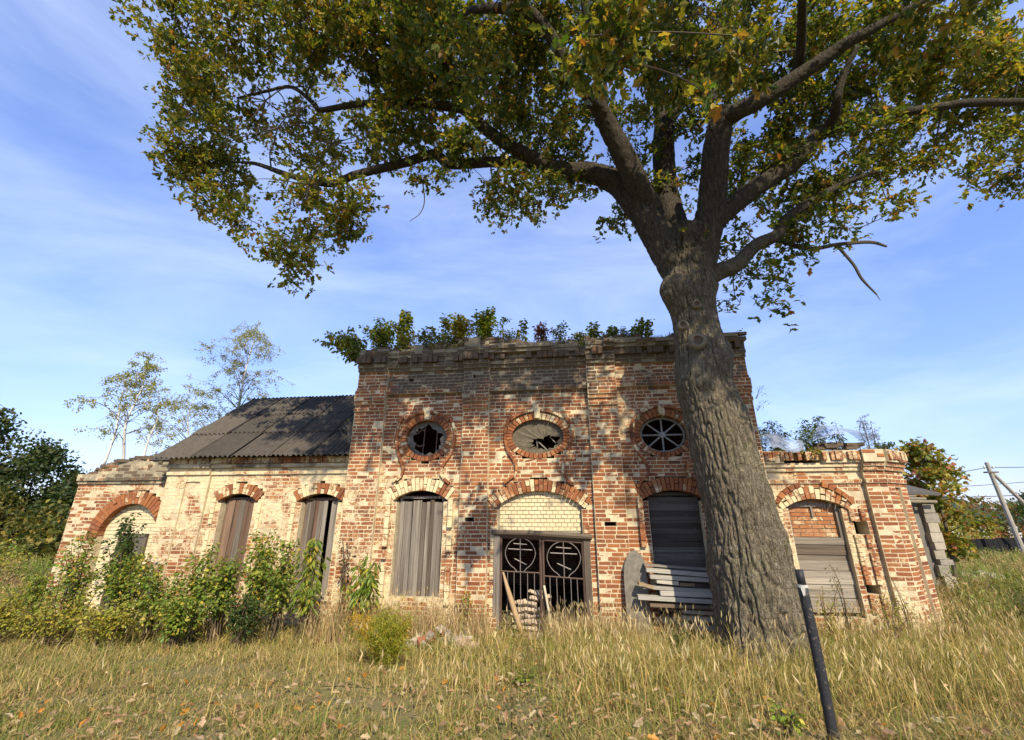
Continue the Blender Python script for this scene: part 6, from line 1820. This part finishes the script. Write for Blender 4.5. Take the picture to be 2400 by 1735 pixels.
# ------------------------------------------------------------------ background, right
def tree(name, lab, base, h, cr, nblob, nl, size, pal, shape='small', trunk_r=.12, group=None, low=.25, cat='tree', wood=(.11, .09, .07), crz=None, lsp=.32):
    base = A(base)
    root = thing(name, lab, cat, base, 0, group)
    tr = MB(); lf = MB()
    top_ = base + A([RG.normal() * .03 * h, RG.normal() * .03 * h, h * .85])
    P = resample([(*base, trunk_r), (*((base + top_) / 2 + RG.normal(size=3) * .03 * h), trunk_r * .6), (*top_, trunk_r * .15)], 6)
    tube(tr, P, 8, 1, wood, False)
    crz = crz or cr
    for i in range(nblob):
        t = low + (1 - low) * (i + RG.random()) / nblob
        a = RG.uniform(0, 2 * PI); prof = math.sin(PI * min(1, (t - low) / (1 - low) * .82 + .18)) ** .7
        rr_ = cr * prof * RG.uniform(.25, 1.0)
        c_ = base + A([math.cos(a) * rr_, math.sin(a) * rr_, h * t])
        k = P[np.argmin(np.abs(P[:, 2] - (c_[2] - .25 * h * .3)))]
        tube(tr, [(*k[:3], max(.01, k[3] * .45)), (*((k[:3] + c_) / 2 + A([0, 0, .06 * h * .3])), .012), (*c_, .006)], 5, 3, wood, cap=False)
        nn = nl // nblob
        br_ = cr * lsp * RG.uniform(.7, 1.3)
        pos_ = c_ + unit(RG.normal(size=(nn, 3))) * (RG.random((nn, 1)) ** .45) * br_ * A([1, 1, .75])
        leaves(lf, pos_, RG.normal(size=(nn, 3)) + A([0, 0, -.3]), size * RG.uniform(.6, 1.25, nn), pick_col(nn, pal, .25) * RG.uniform(.8, 1.2), shape)
    local_build(tr, 'trunk', M['twig'], root); local_build(lf, 'crown', M['leaf'], root)
    return root
MAPLE = [(4, (.15, .19, .03)), (3, (.32, .27, .04)), (1.6, (.40, .22, .04)), (.8, (.38, .13, .08))]
tree('maple_sapling', 'young maple with red, orange and green leaves behind the right wing', (13.9, 14.8, .2), 4.5, 1.2, 40, 4200, .15, MAPLE, 'maple', .07, None, .22, 'tree', lsp=.36)
# shed ruin
shed = thing('ruined_shed', 'ruined grey plastered shed with sagging roof edge behind the right wing', 'shed', (12.2, 13.6, .2))
mb = MB()
def slab_box(mb, p, q, h0, h1, th, col, lean=0.0):
    p = A(p); q = A(q); t = unit((q - p)[None])[0]; nrm = A([t[1], -t[0], 0])
    V = []
    for k in (0, -th):
        V += [p + nrm * k + A([0, 0, h0]), q + nrm * k + A([0, 0, h0]), q + nrm * k + A([lean, 0, h1]), p + nrm * k + A([lean, 0, h1])]
    mb.add(V, [[0, 1, 2, 3], [7, 6, 5, 4], [0, 4, 5, 1], [1, 5, 6, 2], [2, 6, 7, 3], [3, 7, 4, 0]], col)
slab_box(mb, (10.9, 13.6, 0), (12.35, 13.6, 0), .0, 2.75, .3, (.17, .155, .13)); slab_box(mb, (12.35, 13.62, 0), (12.35, 16.0, 0), .0, 2.75, .3, (.26, .24, .2))
local_build(mb, 'wall', M['plain'], shed)
zz = .1
while zz < 2.65:
    hb = random.uniform(.14, .30); xo = random.uniform(-.04, .04); wd_ = random.uniform(.26, .38)
    mb = MB(); slab_box(mb, (12.32 + xo, 13.45 + random.uniform(-.03, .03), 0), (12.32 + xo + wd_, 13.42, 0), zz, zz + hb - .012, .35, random.choice([(.34, .30, .23), (.28, .25, .20), (.40, .35, .27)])); local_build(mb, 'jamb_stone', M['stone'], shed)
    zz += hb
mb = MB(); V = [(10.6, 13.2, 3.05), (12.7, 13.2, 2.95), (12.75, 13.2, 3.03), (10.6, 13.2, 3.15), (10.6, 15.8, 3.9), (12.4, 15.8, 3.8), (12.4, 15.8, 3.88), (10.6, 15.8, 3.98)]
mb.add(V, [[0, 1, 2, 3], [7, 6, 5, 4], [0, 4, 5, 1], [1, 5, 6, 2], [2, 6, 7, 3], [3, 7, 4, 0]], (.10, .095, .085)); local_build(mb, 'roof', M['roof'], shed)
for k in range(3):
    mb = MB(); tube(mb, [(10.8, 13.3, 2.80 + .09 * k, .05), (12.6 - .3 * k, 13.25, 2.78 + .08 * k, .045)], 6, 1, (.24, .21, .15), False); local_build(mb, 'beam', M['plain'], shed)
# power pole with brace and wires
pole_t = thing('power_pole', 'wooden power pole with a slanting brace at the right edge', 'pole', (28.6, 26, .2))
mb = MB(); tube(mb, [(28.78, 26, .0, .13), (28.44, 26, 5.4, .10)], 10, 3, (.34, .31, .26), False); local_build(mb, 'post', M['plain'], pole_t)
mb = MB(); tube(mb, [(28.55, 25.95, 4.75, .09), (31.4, 25.6, .1, .12)], 10, 3, (.34, .31, .26), False); local_build(mb, 'brace', M['plain'], pole_t)
mb = MB(); mb.box((28.15, 25.88, 4.78), (28.85, 26.1, 4.86), (.12, .1, .09, 1)); local_build(mb, 'clamp', M['iron'], pole_t)
for dx in (-.28, .22):
    mb = MB(); tube(mb, [(28.45 + dx, 25.95, 5.0, .03), (28.45 + dx, 25.95, 5.12, .05), (28.45 + dx, 25.95, 5.2, .03)], 8, 2, (.6, .6, .57)); local_build(mb, 'insulator', M['paint'], pole_t)
def wire(lab, p, q, sag, r=.018):
    p = A(p); q = A(q)
    pts = [(*(p + (q - p) * t - A([0, 0, sag * 4 * t * (1 - t)])), r) for t in np.linspace(0, 1, 12)]
    mb = MB(); tube(mb, pts, 4, 1, (.03, .03, .03), False); tag(mb.build('power_line', M['iron'], None, origin=p), lab, 'wire', 'power lines on the right')
wire('power line running from the pole behind the maple towards the church', (28.4, 26, 5.1), (13.5, 24, 3.6), .2)
wire('power line leaving the pole to the right edge', (28.5, 26, 5.1), (44, 25, 6.2), .3)
wire('lower power line between the green-roofed house and the right edge', (38, 44, 4.0), (62, 40, 5.4), .4, .03)
wire('faint upper line beyond the power pole', (30, 46, 4.6), (66, 46, 6.8), .4, .025)
# house
hs_ = thing('village_house', 'low brick house with a green metal roof far behind the maple', 'house', (50, 48, 0))
mb = MB(); mb.box((43, 46, -.2), (52.5, 54, 1.75), (.34, .14, .075, 1)); local_build(mb, 'wall', M['stone'], hs_)
mb = MB(); V = [(42.5, 45.5, 1.7), (53, 45.5, 1.7), (53, 54.5, 1.7), (42.5, 54.5, 1.7), (45.5, 50, 4.5), (49, 50, 4.5)]
mb.add(V, [[0, 1, 5, 4], [2, 3, 4, 5], [1, 2, 5], [3, 0, 4], [3, 2, 1, 0]], (.035, .065, .045)); rf_ = local_build(mb, 'roof', M['roof'], hs_)
mb = MB(); mb.box((49.2, 48.8, 3.2), (50.2, 50, 5.0), (.5, .42, .36, 1)); local_build(mb, 'chimney', M['stone'], rf_)
mb = MB(); mb.add([(48.2, 46.9, 2.64), (49.4, 46.9, 2.64), (49.4, 47.6, 3.08), (48.2, 47.6, 3.08)], [[0, 1, 2, 3]], (.55, .6, .62)); local_build(mb, 'skylight', M['paint'], rf_)
for k in range(3):
    mb = MB(); mb.box((44 + k * 3, 45.93, .3), (45.3 + k * 3, 46.02, 1.4), (.55, .53, .5, 1)); wf = local_build(mb, 'window', M['plain'], hs_)
    mb = MB(); mb.box((44.12 + k * 3, 45.90, .42), (45.18 + k * 3, 45.95, 1.28), (.05, .06, .07, 1)); local_build(mb, 'pane', M['paint'], wf)
# dark board fence
fn = thing('board_fence', 'dark board fence running to the right edge behind the weeds', 'fence', (30, 27.5, 0))
for k in range(44):
    xx = 24.0 + k * .32
    mb = MB(); mb.box((xx, 27.5, -.1), (xx + .30, 27.53, .98 + random.uniform(-.05, .05) + .006 * k), (.014, .014, .015, 1)); local_build(mb, 'board', M['plain'], fn)
mb = MB(); mb.box((24, 27.54, .7), (38.2, 27.6, .8), (.04, .04, .04, 1)); local_build(mb, 'rail', M['plain'], fn)
# stone in the weeds
tag(rock((16.0, 16.0, .35), .5, (.40, .35, .24, 1), .5, 900).build('boulder', M['stone'], None, origin=(16, 16, .35)), 'tan boulder in the weeds below the dark fence', 'boulder')
for k, (x, y, h, w, pal, lab) in enumerate(((29.5, 31.5, 2.6, 2.6, YGREEN, 'yellow-green bush left of the power pole'), (34.5, 33, 2.8, 2.6, AUTUMN, 'autumn-tinted bush behind the power pole'), (36, 30, 3.2, 3.0, DGREEN, 'dark bush at the right edge behind the fence'), (26.0, 31, 2.3, 2.2, GREEN, 'green bush between the maple and the power pole'))):
    tree('far_bush', lab, (x, y, 0), h * 1.15, w, 26, 3600, .17, pal, 'small', .06, 'bushes on the right', .08, 'bush', lsp=.45)
# ------------------------------------------------------------------ background, left
FAR = [(5, (.040, .065, .018)), (2.5, (.06, .085, .022)), (1, (.13, .12, .03))]
FARY = [(3, (.08, .10, .022)), (2, (.19, .17, .035)), (1, (.26, .20, .04))]
lt_ = [
    (-36.5, 29, 9.4, 3.6, FAR, 'tallest dark tree at the left picture edge', 60, 8500), (-33.0, 30, 7.2, 3.2, FAR, 'rounded dark tree second from the left edge', 50, 7000), (-30.8, 31, 5.4, 2.6, FAR, 'lower dark tree next to the church on the left', 40, 5200),
    (-28.5, 29, 4.0, 2.0, FAR, 'small dark tree just left of the far left wall', 22, 1700), (-31.5, 27, 3.9, 2.6, FARY, 'yellowing bush in front of the left trees', 26, 2000), (-27.2, 26.5, 3.1, 2.0, FARY, 'yellow-leaved bush beside the far left wall', 22, 1600), (-35, 26, 4.2, 2.8, FAR, 'dark bush at the left edge below the tallest tree', 26, 2000), (-24.0, 24.0, 2.2, 2.0, FARY, 'low green bush left of the arch wall', 20, 1400),
]
for (x, y, h, w, pal, lab, nb, nl) in lt_:
    tree('background_tree', lab, (x, y, -.3), h, w, nb, nl, .30, pal, 'small', .15, 'trees on the left', .10, 'tree' if h > 4 else 'bush', lsp=.38)
# far wood closing the horizon on both sides
mb = MB()
n = 9000
a = RG.uniform(-1.25, 1.25, n); rr_ = RG.uniform(120, 160, n)
x = np.sin(a) * rr_; y = np.cos(a) * rr_
hh = 5.0 + 2.2 * np.sin(a * 23) + 1.5 * np.sin(a * 57 + 1)
z = RG.random(n) ** .8 * hh - .5
leaves(mb, np.stack([x, y, z], 1), RG.normal(size=(n, 3)), RG.uniform(1.2, 2.6, n), pick_col(n, FAR, .25), 'small')
o = mb.build('far_wood', M['leaf'], None); o['kind'] = 'stuff'; o['label'] = 'distant wood along the horizon'; o['category'] = 'wood'
